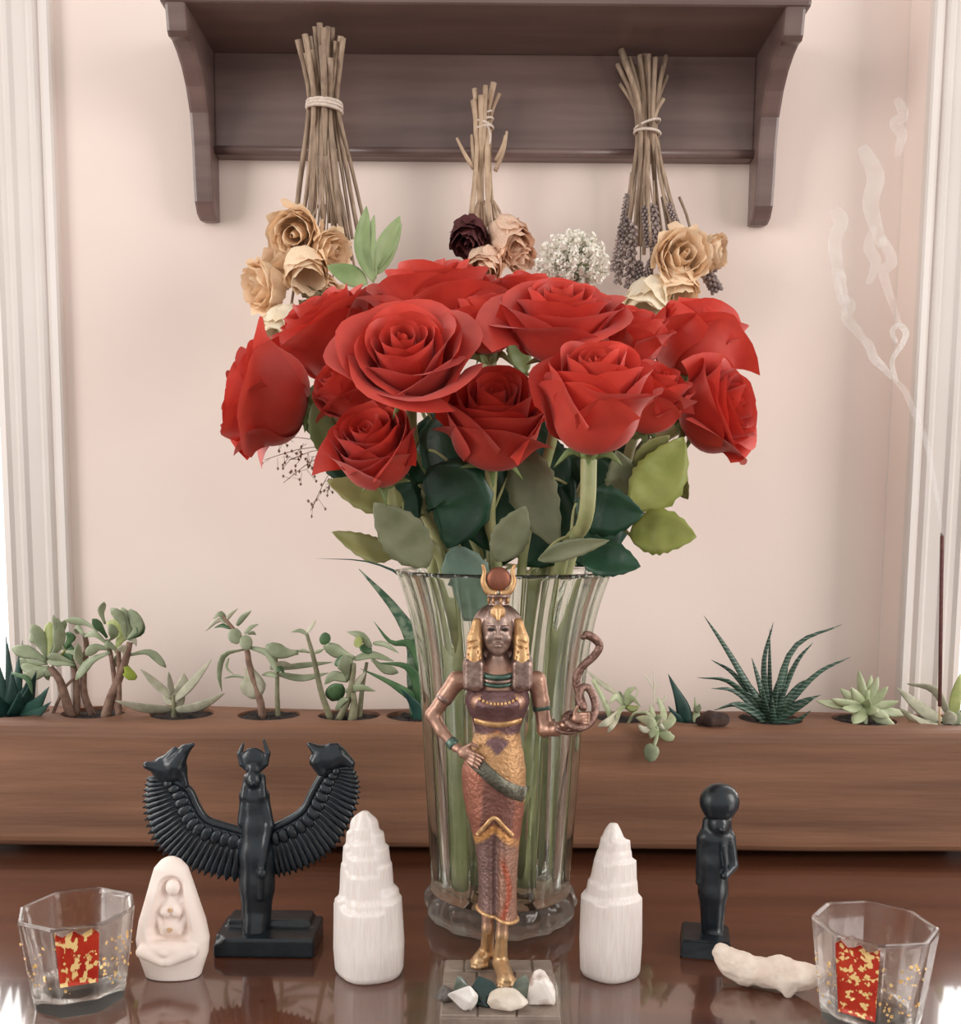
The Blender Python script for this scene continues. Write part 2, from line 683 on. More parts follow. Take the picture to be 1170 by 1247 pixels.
# ------------------------------------------------------------------ planter trough
PYF = (0.29 / (-ray(585, 1046).z / ray(585, 1046).y))              # front face
PZT = P(585, 886, PYF).z                                            # top height
PYB = 0.932
HY = (PYF + PYB) / 2 + 0.004
M_trough = pm('weathered_trough_wood', (104, 68, 49), (150, 106, 80), 7, 0.62, stretch=(0.45, 2.5, 6), detail=9, bump=0.25, bscale=40, lo=0.3, hi=0.72)
M_soil = pm('dark_soil', (28, 26, 30), (62, 50, 44), 300, 0.95, bump=0.8, bscale=400)
ph = [20, 115, 222, 328, 425, 508, 596, 680, 762, 846, 938, 1052, 1146]
holes = [Vector((P(x, 868, HY).x, HY, PZT)) for x in ph]
holes = [Vector((holes[0].x - .11, HY, PZT))] + holes + [Vector((holes[-1].x + .1, HY, PZT))]
pl = Thing('wooden_planter', (0, HY, 0), 'long weathered wooden trough planter with a row of round plant holes', 'planter')
bm = bmesh.new()
bmesh.ops.create_cube(bm, size=1)
for v in bm.verts:
    v.co = Vector((v.co.x * 1.66, HY + 0 + v.co.y * (PYB - PYF), 0.0065 + (v.co.z + .5) * (PZT - .0065)))
bmesh.ops.bevel(bm, geom=bm.edges[:], offset=.011, segments=4, affect='EDGES', profile=.5)
le = [e for e in bm.edges if abs(e.verts[0].co.x - e.verts[1].co.x) > .5]
bmesh.ops.subdivide_edges(bm, edges=le, cuts=60)
for v in bm.verts:
    n1 = noise.noise(Vector((v.co.x * 7, v.co.y * 9, v.co.z * 9)))
    v.co.z += .0022 * n1 if v.co.z > .05 else .0016 * n1
    v.co.y += .002 * noise.noise(Vector((v.co.x * 9 + 5, v.co.z * 12, 3)))
meb = bpy.data.meshes.new('trough')
for v in bm.verts:
    v.co.y -= HY - (PYF + PYB) / 2
bm.to_mesh(meb)
bm.free()
ob = link('trough', meb)
bm = bmesh.new()
for h in holes:
    r = bmesh.ops.create_cone(bm, cap_ends=True, segments=28, radius1=.024, radius2=.0305, depth=.06)
    for v in r['verts']:
        v.co += Vector((h.x, HY, PZT - .012 + .0))
mec = bpy.data.meshes.new('cutter')
bm.to_mesh(mec)
bm.free()
oc = link('cutter', mec)
md = ob.modifiers.new('b', 'BOOLEAN')
md.operation = 'DIFFERENCE'
md.solver = 'EXACT'
md.use_self = True
md.object = oc
dg = bpy.context.evaluated_depsgraph_get()
dg.update()
me2 = bpy.data.meshes.new_from_object(ob.evaluated_get(dg))
bpy.data.objects.remove(ob)
bpy.data.objects.remove(oc)
me2.name = 'trough'
me2.transform(Matrix.Translation(-pl.L))
me2.materials.clear()
me2.materials.append(M_trough)
link('trough', me2, pl.root)
pl.part('foot', box(-.70, -.62, PYF + .02, PYB - .02, 0, .0085), M_trough, smooth=False)
pl.part('foot', box(.62, .70, PYF + .02, PYB - .02, 0, .0085), M_trough, smooth=False)
pl.part('foot', box(-.04, .04, PYF + .02, PYB - .02, 0, .0085), M_trough, smooth=False)
SZ = PZT - .003                                                     # soil level
rs = random.Random(3)
for h in holes:
    V = [Vector((h.x, HY, SZ + .002))]
    Fc = []
    for q in range(1, 6):
        for j in range(24):
            a = j / 24 * 2 * math.pi
            V.append(Vector((h.x + .0288 * q / 5 * math.cos(a), HY + .0288 * q / 5 * math.sin(a), SZ + rs.uniform(-.002, .0025))))
    for j in range(24):
        Fc.append((0, 1 + j, 1 + (j + 1) % 24))
        for q in range(4):
            a, b = 1 + q * 24 + j, 1 + q * 24 + (j + 1) % 24
            Fc.append((a, a + 24, b + 24, b))
    tag(pl.part('soil', (V, Fc), M_soil), kind='stuff')

# ================================================================== glass vase
VC = Vector((P(609, 1112, 0.715).x, 0.715, 0.0))
M_vase = glass_mat('clear_vase_glass', (248, 250, 247), 1.45, 0.0, clear=0.04)
M_water = glass_mat('vase_water', (246, 250, 244), 1.33, 0.0, clear=0.5)
va = Thing('glass_vase', VC, 'tall fluted clear glass vase full of stems behind the bronze figurine', 'vase')
vs_ = S(609, 900, 0.715)


def vz(py):
    return P(609, py, 0.715).z


NR = 20


def ribs(a, z):
    k = min(1, max(0, (z - .022) / .03))
    return 1 + 0.06 * k * (abs(math.cos(NR / 2 * a)) - 0.5)


def scal(a, z):
    return 1 + 0.022 * math.cos(14 * a)


outer = [(.010, 0), (.045, 0), (.053, .003), (.0565, .009), (.056, .016), (.0525, .022), (.0515, .03), (.0525, .06), (.0555, .11), (.0575, .15), (.0595, .18), (.0625, .205), (.067, .228), (.072, .245), (.0765, .2580)]
inner = [(.0745, .2582), (.0695, .245), (.0642, .226), (.0596, .203), (.0566, .18), (.0546, .15), (.0526, .11), (.0496, .06), (.0484, .035), (.044, .0245), (.010, .022)]


def mod(a, z):
    return scal(a, z) if z < .021 else ribs(a, z)


def dens(pr, m):
    p3 = spline([(r, 0, z) for r, z in pr], m)
    return [(max(.001, q.x), q.z) for q in p3]


op = [q for q in dens(outer, 60) if q[1] > .0215]
ip = dens(inner, 34)
n = 160
rings = []
for r, z in op:
    rings.append([VC + Vector((r * mod(a, z) * math.cos(a), r * mod(a, z) * math.sin(a), z)) for a in [2 * math.pi * j / n for j in range(n)]])
for r, z in ip:
    rings.append([VC + Vector((r * math.cos(a), r * math.sin(a), z)) for a in [2 * math.pi * j / n for j in range(n)]])
va.part('vase_body', loft(rings), M_vase)
# thick foot with a hammered, icy surface
M_foot = glass_mat('hammered_foot_glass', (250, 250, 248), 1.45, 0.06, clear=0.0)
nt = M_foot.node_tree
gl = [q for q in nt.nodes if q.type == 'BSDF_GLASS'][0]
df0 = nd(nt, 'ShaderNodeBsdfTranslucent')
df0.inputs[0].default_value = (.9, .9, .87, 1)
mx0 = nd(nt, 'ShaderNodeMixShader')
mx0.inputs[0].default_value = .24
nt.links.new(gl.outputs[0], mx0.inputs[1])
nt.links.new(df0.outputs[0], mx0.inputs[2])
nt.links.new(mx0.outputs[0], nt.nodes['Material Output'].inputs[0])
fr = []
for r, z in dens([(.004, 0), (.046, 0), (.0525, .003), (.0560, .009), (.0555, .0155), (.0525, .0205), (.046, .0214), (.004, .0214)], 30):
    ring = []
    for j in range(n):
        a = 2 * math.pi * j / n
        rr = r * mod(a, min(z, .02)) * (1 + .028 * noise.noise(Vector((math.cos(a) * 7, math.sin(a) * 7, z * 160))) * (r > .047))
        ring.append(VC + Vector((rr * math.cos(a), rr * math.sin(a), z)))
    fr.append(ring)
va.part('vase_foot', loft(fr), M_foot, label='thick scalloped glass foot')

# ================================================================== roses
def petal(rng, Rb, Rr, H, span, curl, tip, nu=13, nv=13):
    """one petal of a unit bloom: axis +z, base at the origin, at angle 0"""
    V, Fc = [], []
    ph = rng.uniform(0, 9)
    ph2 = rng.uniform(0, 9)
    asym = rng.uniform(-.2, .2)
    for i in range(nv):
        v = i / (nv - 1)
        for j in range(nu):
            u = -1 + 2 * j / (nu - 1)
            vv = v * (1 - 0.19 * abs(u) ** 3.2 + 0.06 * asym * u)
            b0, b1, b2, b3 = (1 - vv) ** 3, 3 * vv * (1 - vv) ** 2, 3 * vv * vv * (1 - vv), vv ** 3
            r = b0 * .05 + b1 * Rb * 1.25 + b2 * Rb * 1.05 + b3 * Rr
            z = b0 * 0 + b1 * 0.02 * H + b2 * .62 * H + b3 * H
            w = .30 + .70 * min(1, vv * 1.7)
            ang = u * span * w
            t = max(0, (v - .58) / .42)
            edge = abs(u) ** 2
            c = curl * t * t * (.75 + .55 * edge * (1 + asym * u)) * (1 + .5 * math.sin(u * 2.6 + ph))
            pt = math.exp(-((u - asym * .5) / .30) ** 2) * t * t
            r += c + tip * pt * .55
            z -= c * .62 - tip * pt * .12 * H
            r *= 1 + .075 * u
            nn = noise.noise(Vector((u * 1.6 + ph, v * 2.0, ph2)))
            r += nn * .05 * (.3 + Rr) * v
            z += noise.noise(Vector((u * 2.2 + ph2, ph, v))) * .045 * t
            V.append(Vector((r * math.cos(ang), r * math.sin(ang), z)))
    for i in range(nv - 1):
        for j in range(nu - 1):
            a = i * nu + j
            Fc.append((a, a + 1, a + nu + 1, a + nu))
    return V, Fc


def bloom_set(seed, opn=1.0, mat=None, crumple=0.0, tall=1.0, skip=()):
    """meshes and angles of the petals of one bloom"""
    rng = random.Random(seed)
    layers = [  # n, Rb, Rr, H, span(deg), curl, tip
        (3, .14, .06, 1.30, 118, .00, .0),
        (3, .21, .15, 1.36, 108, .04, .0),
        (3, .31, .28, 1.41, 98, .08, .01),
        (4, .43, .42, 1.41, 82, .13, .02),
        (4, .57, .57, 1.37, 76, .18, .05),
        (4, .69, .73, 1.29, 70, .22, .11),
        (4, .77, .86, 1.17, 66, .26, .16),
    ]
    out = []
    a0 = rng.uniform(0, 6)
    for li, (n, Rb, Rr, H, sp, cu, tp) in enumerate(layers):
        k = li / 6
        if li in skip:
            continue
        for q in range(n):
            a = a0 + q * 2 * math.pi / n + rng.uniform(-.16, .16)
            op2 = 1 + (opn - 1) * k
            v, f = petal(rng, Rb * (1 + .3 * (op2 - 1)) * rng.uniform(.95, 1.05), Rr * op2 * rng.uniform(.93, 1.07), H * tall * rng.uniform(.95, 1.04) * (1 - .18 * max(0, op2 - 1)),
                         math.radians(sp) * rng.uniform(.92, 1.08), cu * op2 * rng.uniform(.6, 1.4), tp * rng.uniform(.4, 1.5))
            if crumple:
                v = [p * (1 + crumple * noise.noise(p * 4 + Vector((li, q, 0)))) + Vector((0, 0, crumple * .8 * noise.noise(p * 6 + Vector((q, li, 4))))) for p in v]
            out.append((mesh('petal', v, f, mat), a))
        a0 += 2.4
    return out


M_red = pm('red_rose_petal', (204, 60, 46), (214, 68, 52), 3, 0.5, trans=0.22, rnd=.12, sheen=.15)
M_stem = pm('rose_stem', (138, 144, 96), (166, 164, 116), 60, 0.45, sub=0)
M_sep = pm('sepal_green', (96, 118, 66), (132, 146, 92), 60, 0.5)
M_lf = {
    'dark': pm('dark_rose_leaf', (24, 60, 42), (38, 80, 54), 40, 0.38, trans=.1, rnd=.1, bump=.2, bscale=120),
    'grey': pm('greyed_leaf_underside', (112, 118, 88), (136, 138, 108), 40, 0.55, trans=.15, rnd=.08, bump=.15, bscale=120),
    'olive': pm('olive_leaf', (142, 144, 86), (166, 164, 108), 40, 0.5, trans=.25, rnd=.08, bump=.15, bscale=120),
    'lime': pm('yellow_green_leaf', (152, 162, 78), (178, 182, 104), 40, 0.45, trans=.3, rnd=.06, bump=.2, bscale=120),
    'silver': pm('pale_sheen_leaf', (118, 146, 130), (152, 174, 158), 30, 0.35, trans=.12, bump=.15, bscale=120),
    'fresh': pm('fresh_pale_leaf', (138, 164, 104), (176, 194, 142), 35, 0.45, trans=.3, bump=.1, bscale=100),
}
BL = {
    'open': bloom_set(11, 1.18, M_red), 'mid': bloom_set(23, 0.98, M_red), 'mid2': bloom_set(37, 1.05, M_red),
    'cup': bloom_set(29, .84, M_red, 0, 1.22), 'cup2': bloom_set(31, .90, M_red, 0, 1.12),
    'bud': bloom_set(41, 0.74, M_red), 'dbud': bloom_set(53, 0.80, M_red), 'dmid': bloom_set(61, 1.0, M_red),
}
ROSES = []


def add_bloom(th, base, axis, size, kind, spin=0.0, name='petal', mats=None):
    q = Vector((0, 0, 1)).rotation_difference(axis)
    rot = Matrix.Translation(base - th.L) @ q.to_matrix().to_4x4()
    for me, a in BL[kind]:
        o = link(name, me, th.root)
        o.matrix_local = rot @ Matrix.Rotation(a + spin, 4, 'Z') @ Matrix.Scale(size, 4)


def sepals(th, base, axis, size, spin, n=5):
    q = Vector((0, 0, 1)).rotation_difference(axis)
    for k in range(n):
        a = spin + k * 2 * math.pi / n
        d = q @ Vector((math.cos(a), math.sin(a), 0))
        pts = [base + d * .004 - axis * .002, base + d * size * .42 - axis * size * .03, base + d * size * .75 - axis * size * (.22 + .2 * math.sin(k * 2.1))]
        th.part('sepal', fleshy(pts, .008, .0012, 'taper', 0, 6, 6), M_sep)
    th.part('hip', lathe([(.0028, -.007), (.0055, -.004), (.0065, .0), (.004, .004)], (0, 0, 0), 10) if False else
            ([base + q @ Vector(p) for p in lathe([(.0028, -.009), (.0058, -.005), (.0068, .0), (.004, .004)], (0, 0, 0), 10)[0]], lathe([(.0028, -.009), (.0058, -.005), (.0068, .0), (.004, .004)], (0, 0, 0), 10)[1]), M_sep)


def stem_path(i, base, axis, neck, back, na, nr):
    """out of the back of the bloom, through the mouth of the vase, down to its floor"""
    ang = math.atan2(base.y - VC.y, base.x - VC.x) + na
    nk = VC + (Vector((math.cos(ang), math.sin(ang), 0)) * (.030 + .022 * ((i * 7) % 5) / 4) * nr) + Vector((0, 0, .262))
    if neck:
        nk = P(neck[0], neck[1], VC.y - .045) + Vector((na * .02, (nr - 1) * .02, 0))
    fa = ang + .5 * math.sin(i * 2.7)
    ft = VC + Vector((math.cos(fa), math.sin(fa), 0)) * (.016 + .026 * ((i * 7) % 5) / 4) + Vector((0, 0, .0265))
    mid = VC + ((nk - VC) * .55 + (ft - VC) * .45)
    mid.z = .13
    off = Vector((mid.x - VC.x, mid.y - VC.y, 0))
    if off.length > .047:
        off *= .047 / off.length
        mid = Vector((VC.x + off.x, VC.y + off.y, mid.z))
    d1 = base - axis * .035 + Vector((0, back, -.012))
    path = spline([base - axis * .002, d1, nk, mid, ft], 26)
    for p in path:                                   # keep the stem inside the glass
        if p.z < .25:
            o = Vector((p.x - VC.x, p.y - VC.y, 0))
            lim = .0455 if p.z < .1 else .049
            if o.length > lim:
                o *= lim / o.length
                p.x, p.y = VC.x + o.x, VC.y + o.y
    return path


def rose(px, py, Y, rpx, axis, kind, label, spin=0.0, neck=None, depth=.55, back=0.0, na=0.0, nr=1.0):
    """rpx: bloom radius in pixels; axis: where the bloom faces"""
    axis = Vector(axis).normalized()
    s = S(px, py, Y) * rpx
    c = P(px, py, Y)
    base = c - axis * s * depth * 1.15
    th = Thing('red_rose', base, label, 'rose', 'red roses in the vase')
    add_bloom(th, base, axis, s, kind, spin)
    sepals(th, base, axis, s * .8, spin)
    i = len(ROSES)
    path = stem_path(i, base, axis, neck, back, na, nr)
    r0 = .0029 + .0005 * (i % 3)
    th.part('stem', tube(path, lambda t: r0 * (1.25 - .25 * t), 8), M_stem)
    th.path = path
    ROSES.append(th)
    return th


def toward(px, py, Y, up=.5):
    """a facing that looks back towards the viewer's side, raised"""
    d = (CAM - P(px, py, Y)).normalized()
    return (d + Vector((0, 0, up))).normalized()


ROSE = {
    'main': dict(px=494, py=443, Y=0.598, rpx=70.0, axis=(-0.05, -0.74, 0.62), kind='open', spin=0.4, neck=None, depth=0.55, back=0.045, na=0.012, nr=1.006,
        label='largest wide open red rose showing its spiral centre'),
    'low': dict(px=600, py=523, Y=0.628, rpx=70, axis=(0.02, -0.62, 0.78), kind='cup2', spin=1.0, neck=(606, 690), depth=0.55, back=0.0, na=-0.039, nr=0.99,
        label='red rose facing forward above the horned crown of the figurine'),
    'cup': dict(px=722, py=503, Y=0.57, rpx=74, axis=(0.02, -0.5, 0.86), kind='cup', spin=2.1, neck=(682, 690), depth=0.55, back=-0.005, na=0.001, nr=0.982,
        label='cupped red rose with one broad smooth outer petal in front'),
    'top': dict(px=682, py=396, Y=0.62, rpx=67, axis=(0.02, -0.48, 0.88), kind='open', spin=2.9, neck=None, depth=0.55, back=-0.005, na=-0.012, nr=1.005,
        label='broad red rose facing upward in front of the white filler flowers'),
    'left_low': dict(px=459, py=554, Y=0.6200, rpx=58.0, axis=(-0.2, -0.62, 0.62), kind='cup2', spin=3.3, neck=(528, 690), depth=0.55, back=0.0, na=0.348, nr=1.014,
        label='red rose hanging lowest over the rim of the vase'),
    'far_left': dict(px=334, py=486, Y=0.67, rpx=72, axis=(-0.9, -0.16, 0.2), kind='dmid', spin=1.5, neck=None, depth=0.5, back=0.0, na=-0.074, nr=1.002,
        label='red rose turned sideways showing its broad outer petal, drooping past the cream dried roses'),
    'back_left': dict(px=404, py=412, Y=0.74, rpx=68, axis=(-0.5, -0.3, 0.78), kind='mid', spin=1.7, neck=None, depth=0.55, back=0.0, na=-0.015, nr=0.991,
        label='red rose half hidden between the cream dried roses and the biggest bloom'),
    'top_left': dict(px=527, py=374, Y=0.705, rpx=72, axis=(-0.12, -0.25, 0.95), kind='mid2', spin=2.2, neck=None, depth=0.55, back=0.0, na=0.017, nr=0.992,
        label='red rose with long overlapping petals below the dark dried rose'),
    'dark_mid': dict(px=592, py=398, Y=0.66, rpx=50.0, axis=(-0.1, -0.3, 0.95), kind='dbud', spin=0.9, neck=None, depth=0.55, back=0.0, na=0.0, nr=1.0,
        label='small red rose squeezed between the two broadest blooms'),
    'peek': dict(px=640, py=372, Y=0.735, rpx=50.0, axis=(0.0, -0.2, 0.98), kind='mid', spin=0.3, neck=None, depth=0.55, back=0.0, na=0.0, nr=1.0,
        label='red rose peeking out below the pale pink dried rose'),
    'right_back': dict(px=846, py=421, Y=0.74, rpx=66, axis=(0.36, 0.06, 0.9), kind='dbud', spin=2.6, neck=None, depth=0.55, back=0.0, na=0.003, nr=1.013,
        label='red rose seen from its back below the cream dried roses'),
    'far_right': dict(px=868, py=502, Y=0.685, rpx=60, axis=(0.74, -0.52, 0.28), kind='mid', spin=1.2, neck=None, depth=0.55, back=-0.005, na=0.009, nr=1.124,
        label='red rose nodding outward past the yellow green leaves'),
    'right_mid': dict(px=790, py=488, Y=0.655, rpx=58.0, axis=(0.3, -0.45, 0.8), kind='bud', spin=0.2, neck=None, depth=0.55, back=0.0, na=0.0, nr=1.0,
        label='narrow red rosebud wedged beside the cupped rose'),
    'gap': dict(px=768, py=414, Y=0.7, rpx=50.0, axis=(0.2, -0.3, 0.9), kind='bud', spin=1.9, neck=None, depth=0.55, back=0.0, na=0.0, nr=1.0,
        label='red rosebud in the gap behind the cupped rose'),
    'gap2': dict(px=425, py=476, Y=0.655, rpx=47, axis=(-0.5, -0.5, 0.6), kind='dbud', spin=2.0, neck=None, depth=0.55, back=-0.005, na=-0.078, nr=0.982,
        label='red rose buried under the biggest bloom'),
}
R = {k: rose(**v) for k, v in ROSE.items()}


def rleaf(key, pts, width, kind, Y, Y2=None, tilt=0.0, fold=.22):
    """a leaf of one rose; its stalk runs back to that rose's stem"""
    th = R[key]
    k = len(pts) - 1
    Y2 = Y if Y2 is None else Y2
    pp = [P(x, y, Y + (Y2 - Y) * i / k) for i, (x, y) in enumerate(pts)]
    s = S(pts[0][0], pts[0][1], Y)
    o = th.part('leaf', flatleaf(pp, width * s, tilt, fold), M_lf[kind])
    near = min(th.path[6:16], key=lambda q: (q - pp[0]).length)
    th.part('leaf_stalk', tube([near, near.lerp(pp[0], .5) + Vector((0, 0, .004)), pp[0] + (pp[1] - pp[0]) * .04], .0011, 6, 8), M_stem, o)
    return o


LEAVES = [
    ('left_low', [(492, 612), (450, 604), (398, 586)], 46, 'olive', 0.6598, 0.6475, 0.293),
    ('left_low', [(522, 690), (490, 650), (455, 612)], 58.0, 'grey', 0.64, 0.63, -0.2),
    ('left_low', [(480, 676), (445, 668), (404, 648)], 34.0, 'olive', 0.655, 0.63, 0.5),
    ('main', [(552, 664), (570, 705), (577, 755)], 62.0, 'silver', 0.662, 0.676, 0.2),
    ('main', [(545, 560), (585, 612), (600, 672)], 100, 'dark', 0.6618, 0.6757, -0.015),
    ('back_left', [(520, 570), (560, 610), (545, 668)], 84, 'dark', 0.6519, 0.6578, 0.14),
    ('low', [(604, 684), (622, 650), (640, 616)], 46.0, 'grey', 0.63, 0.625, 0.25),
    ('low', [(640, 545), (652, 600), (680, 668)], 66, 'grey', 0.6566, 0.6519, 0.4),
    ('dark_mid', [(640, 690), (660, 640), (650, 560)], 90.0, 'dark', 0.7, 0.7, 0.0),
    ('cup', [(655, 682), (695, 668), (742, 658)], 24, 'grey', 0.6208, 0.6038, 0.201),
    ('cup', [(700, 612), (740, 622), (784, 626)], 62.0, 'dark', 0.64, 0.63, 0.1),
    ('cup', [(706, 648), (730, 640), (770, 622)], 46.0, 'dark', 0.655, 0.65, 0.0),
    ('cup', [(704, 676), (742, 682), (780, 690)], 46.0, 'dark', 0.625, 0.61, -0.25),
    ('far_right', [(768, 618), (802, 582), (832, 532)], 66, 'lime', 0.6551, 0.6554, 0.2),
    ('far_right', [(766, 652), (806, 648), (848, 654)], 56.0, 'lime', 0.645, 0.63, -0.1),
    ('right_back', [(800, 560), (822, 580), (838, 608)], 34, 'olive', 0.718, 0.7169, 0.504),
    ('right_mid', [(745, 612), (755, 580), (750, 548)], 40, 'grey', 0.67, 0.6475, 0.308),
    ('right_mid', [(770, 575), (790, 550), (815, 530)], 34.0, 'olive', 0.66, 0.655, 0.6),
    ('far_left', [(400, 560), (390, 520), (382, 488)], 38.0, 'fresh', 0.67, 0.665, 0.5),
    ('gap', [(740, 600), (720, 570), (700, 560)], 40.0, 'dark', 0.69, 0.69, 0.2),
    ('gap', [(640, 455), (630, 430), (618, 405)], 30, 'fresh', 0.6767, 0.6757, 0.4),
    ('gap', [(690, 640), (668, 585), (660, 540)], 60.0, 'dark', 0.7081, 0.7081, 0.024),
    ('peek', [(560, 690), (555, 630), (575, 560)], 80, 'dark', 0.736, 0.7564, -0.005),
    ('peek', [(610, 690), (605, 620), (590, 545)], 90, 'dark', 0.7382, 0.7379, 0.212),
    ('right_back', [(700, 690), (720, 640), (735, 560)], 84, 'dark', 0.7355, 0.7356, 0.241),
    ('top', [(665, 690), (690, 620), (700, 550)], 80, 'dark', 0.7436, 0.743, 0.203),
    ('top_left', [(520, 690), (515, 630), (520, 570)], 70, 'grey', 0.7366, 0.7573, 0.2),
    ('gap2', [(505, 640), (480, 600), (470, 560)], 60.0, 'dark', 0.678, 0.6726, 0.19),
    ('right_back', [(745, 640), (775, 590), (790, 530)], 56, 'grey', 0.7186, 0.7181, -0.016),
    ('top', [(640, 660), (630, 600), (640, 540)], 80, 'dark', 0.6953, 0.6947, 0.208),
    ('dark_mid', [(560, 600), (540, 545), (545, 495)], 70, 'dark', 0.6822, 0.6843, 0.342),
    ('peek', [(650, 600), (648, 545), (640, 490)], 66, 'dark', 0.7107, 0.7109, 0.147),
    ('top_left', [(585, 590), (560, 540), (570, 490)], 60.0, 'dark', 0.705, 0.705, 0.15),
    ('gap', [(735, 590), (745, 550), (770, 520)], 60, 'dark', 0.6976, 0.6974, 0.144),
    ('top', [(690, 590), (665, 560), (655, 520)], 56.0, 'dark', 0.685, 0.685, 0.15),
    ('gap2', [(500, 590), (520, 545), (530, 500)], 56.0, 'dark', 0.7083, 0.7078, 0.165),
    ('back_left', [(470, 600), (420, 560), (400, 515)], 56.0, 'dark', 0.705, 0.705, 0.15),
]
for key, pts, wd, kd, Y, Y2, tl in LEAVES:
    rleaf(key, pts, wd, kd, Y, Y2, tl)

# leafy sprig at the back and other fillers
M_sprig = pm('sprig_stem', (120, 132, 84), (142, 150, 100), 60, .5)
def filler(name, top, label, cat, Y, r=.0016, slot=0.0):
    p = P(top[0], top[1], Y)
    nk = VC + Vector((slot, .052, .262))
    ft = VC + Vector((slot * .9, .036, .0265))
    th = Thing(name, nk, label, cat)
    md = (nk + ft) / 2
    path = spline([p, p.lerp(nk, .5) + Vector((0, .006, .01)), nk, md, ft], 22)
    th.part('stem', tube(path, r, 7), M_sprig)
    th.path = path
    return th


sp = filler('leafy_sprig', (452, 352), 'fresh green leafy sprig standing up beside the cream dried roses', 'leaves', .79, slot=-.022)
for pts, wd, tl in (([(455, 345), (442, 300), (446, 251)], 24, .2), ([(458, 340), (452, 300), (456, 262)], 18, -.6), ([(458, 335), (470, 300), (487, 263)], 26, .1), ([(448, 346), (425, 336), (398, 324)], 26, .3), ([(456, 334), (478, 305), (489, 272)], 10, 1.1)):
    sp.part('leaf', flatleaf([P(x, y, .79) for x, y in pts], wd * S(455, 300, .79), tl, .3, 0.0), M_lf['fresh'])

M_gyp = pm('white_floret', (240, 234, 222), (252, 248, 240), 200, .7, trans=.2)
bb = filler('babys_breath', (698, 345), 'cloud of tiny white filler flowers behind the red roses', 'flowers', .76, slot=.016)
rg = random.Random(5)
c0 = P(698, 345, .76)
sb = S(698, 300, .76)
V, Fc, SV, SF = [], [], [], []
for k in range(520):
    while True:
        d = Vector((rg.uniform(-1, 1), rg.uniform(-1, 1), rg.uniform(-.6, 1)))
        if .35 < d.length < 1:
            break
    c = P(697, 322, .76) + Vector((d.x * 44 * sb, d.y * 34 * sb, d.z * 40 * sb))
    for e in range(5):
        a = e * 1.2566 + k
        nrm = Vector((math.cos(a), math.sin(a * 1.7 + k), math.sin(a))).normalized()
        t1 = nrm.orthogonal().normalized()
        t2 = nrm.cross(t1)
        b = len(V)
        rr = rg.uniform(.0012, .0021)
        cc = c + nrm * .0014
        V += [cc - t1 * rr, cc - t2 * rr + nrm * .0006, cc + t1 * rr, cc + t2 * rr + nrm * .0006]
        Fc.append((b, b + 1, b + 2, b + 3))
    if k % 4 == 0:
        v, f = tube([c0, c0.lerp(c, .5) + Vector((0, 0, .004)), c], .00035, 4, 4)
        SV, SF = join((SV, SF), (v, f))
tag(bb.part('florets', (V, Fc), M_gyp), kind='stuff')
tag(bb.part('stalks', (SV, SF), M_sprig), kind='stuff')

M_bud = pm('dried_bud', (150, 122, 112), (176, 148, 134), 200, .8)
ws = filler('wispy_sprig', (420, 545), 'thin wispy sprig with tiny buds hanging below the sideways drooping rose', 'sprig', .725, .0008, -.014)
rg = random.Random(9)
for (x0, y0, x1, y1) in ((420, 545, 322, 560), (415, 548, 345, 588), (420, 550, 378, 622), (410, 545, 330, 535), (418, 552, 398, 600), (420, 550, 352, 560)):
    a, b = P(x0, y0, .725), P(x1, y1, .722)
    br = ws.part('twig', tube([a, a.lerp(b, .5) + Vector((0, 0, .004)), b], .00028, 5, 6), M_bud)
    bd = []
    for k in range(11):
        t = rg.uniform(.45, 1.0)
        c = a.lerp(b, t) + Vector((rg.uniform(-1, 1), rg.uniform(-1, 1), rg.uniform(-1.6, .6))) * .006
        bd.append(tube([a.lerp(b, t), c], .0002, 4))
        bd.append(([c + Vector(q) * .0011 for q in ((1, 0, 0), (-1, 0, 0), (0, 1, 0), (0, -1, 0), (0, 0, 1.3), (0, 0, -1.3))],
                   [(0, 2, 4), (2, 1, 4), (1, 3, 4), (3, 0, 4), (2, 0, 5), (1, 2, 5), (3, 1, 5), (0, 3, 5)]))
    tag(ws.part('buds', join(*bd), M_bud, br), kind='stuff')

# ================================================================== bronze goddess figurine
YF = 0.585
sF = S(606, 950, YF)
BZ = 0.014


def f(px, py, d=0.0):
    """point on the figurine's plane; d pixels behind (+) or in front (-)"""
    return P(px, py, YF) + Vector((0, d * sF, 0))


def paint_mat(name, rough=.36, metal=.75, bump=.3, bscale=500, mott=.16):
    m = pm(name, (128, 128, 128), None, 200, rough, metal, bump=bump, bscale=bscale)
    nt = m.node_tree
    b = nt.nodes['Principled BSDF']
    at = nd(nt, 'ShaderNodeAttribute', attribute_name='paint')
    nz = [n for n in nt.nodes if n.type == 'TEX_NOISE'][0]
    mr = nd(nt, 'ShaderNodeMapRange')
    mr.inputs[1].default_value, mr.inputs[2].default_value = .3, .7
    mr.inputs[3].default_value, mr.inputs[4].default_value = 1 - mott, 1 + mott * .8
    nt.links.new(nz.outputs[0], mr.inputs[0])
    hs = nd(nt, 'ShaderNodeHueSaturation')
    nt.links.new(at.outputs['Color'], hs.inputs['Color'])
    nt.links.new(mr.outputs[0], hs.inputs['Value'])
    nt.links.new(hs.outputs[0], b.inputs['Base Color'])
    return m


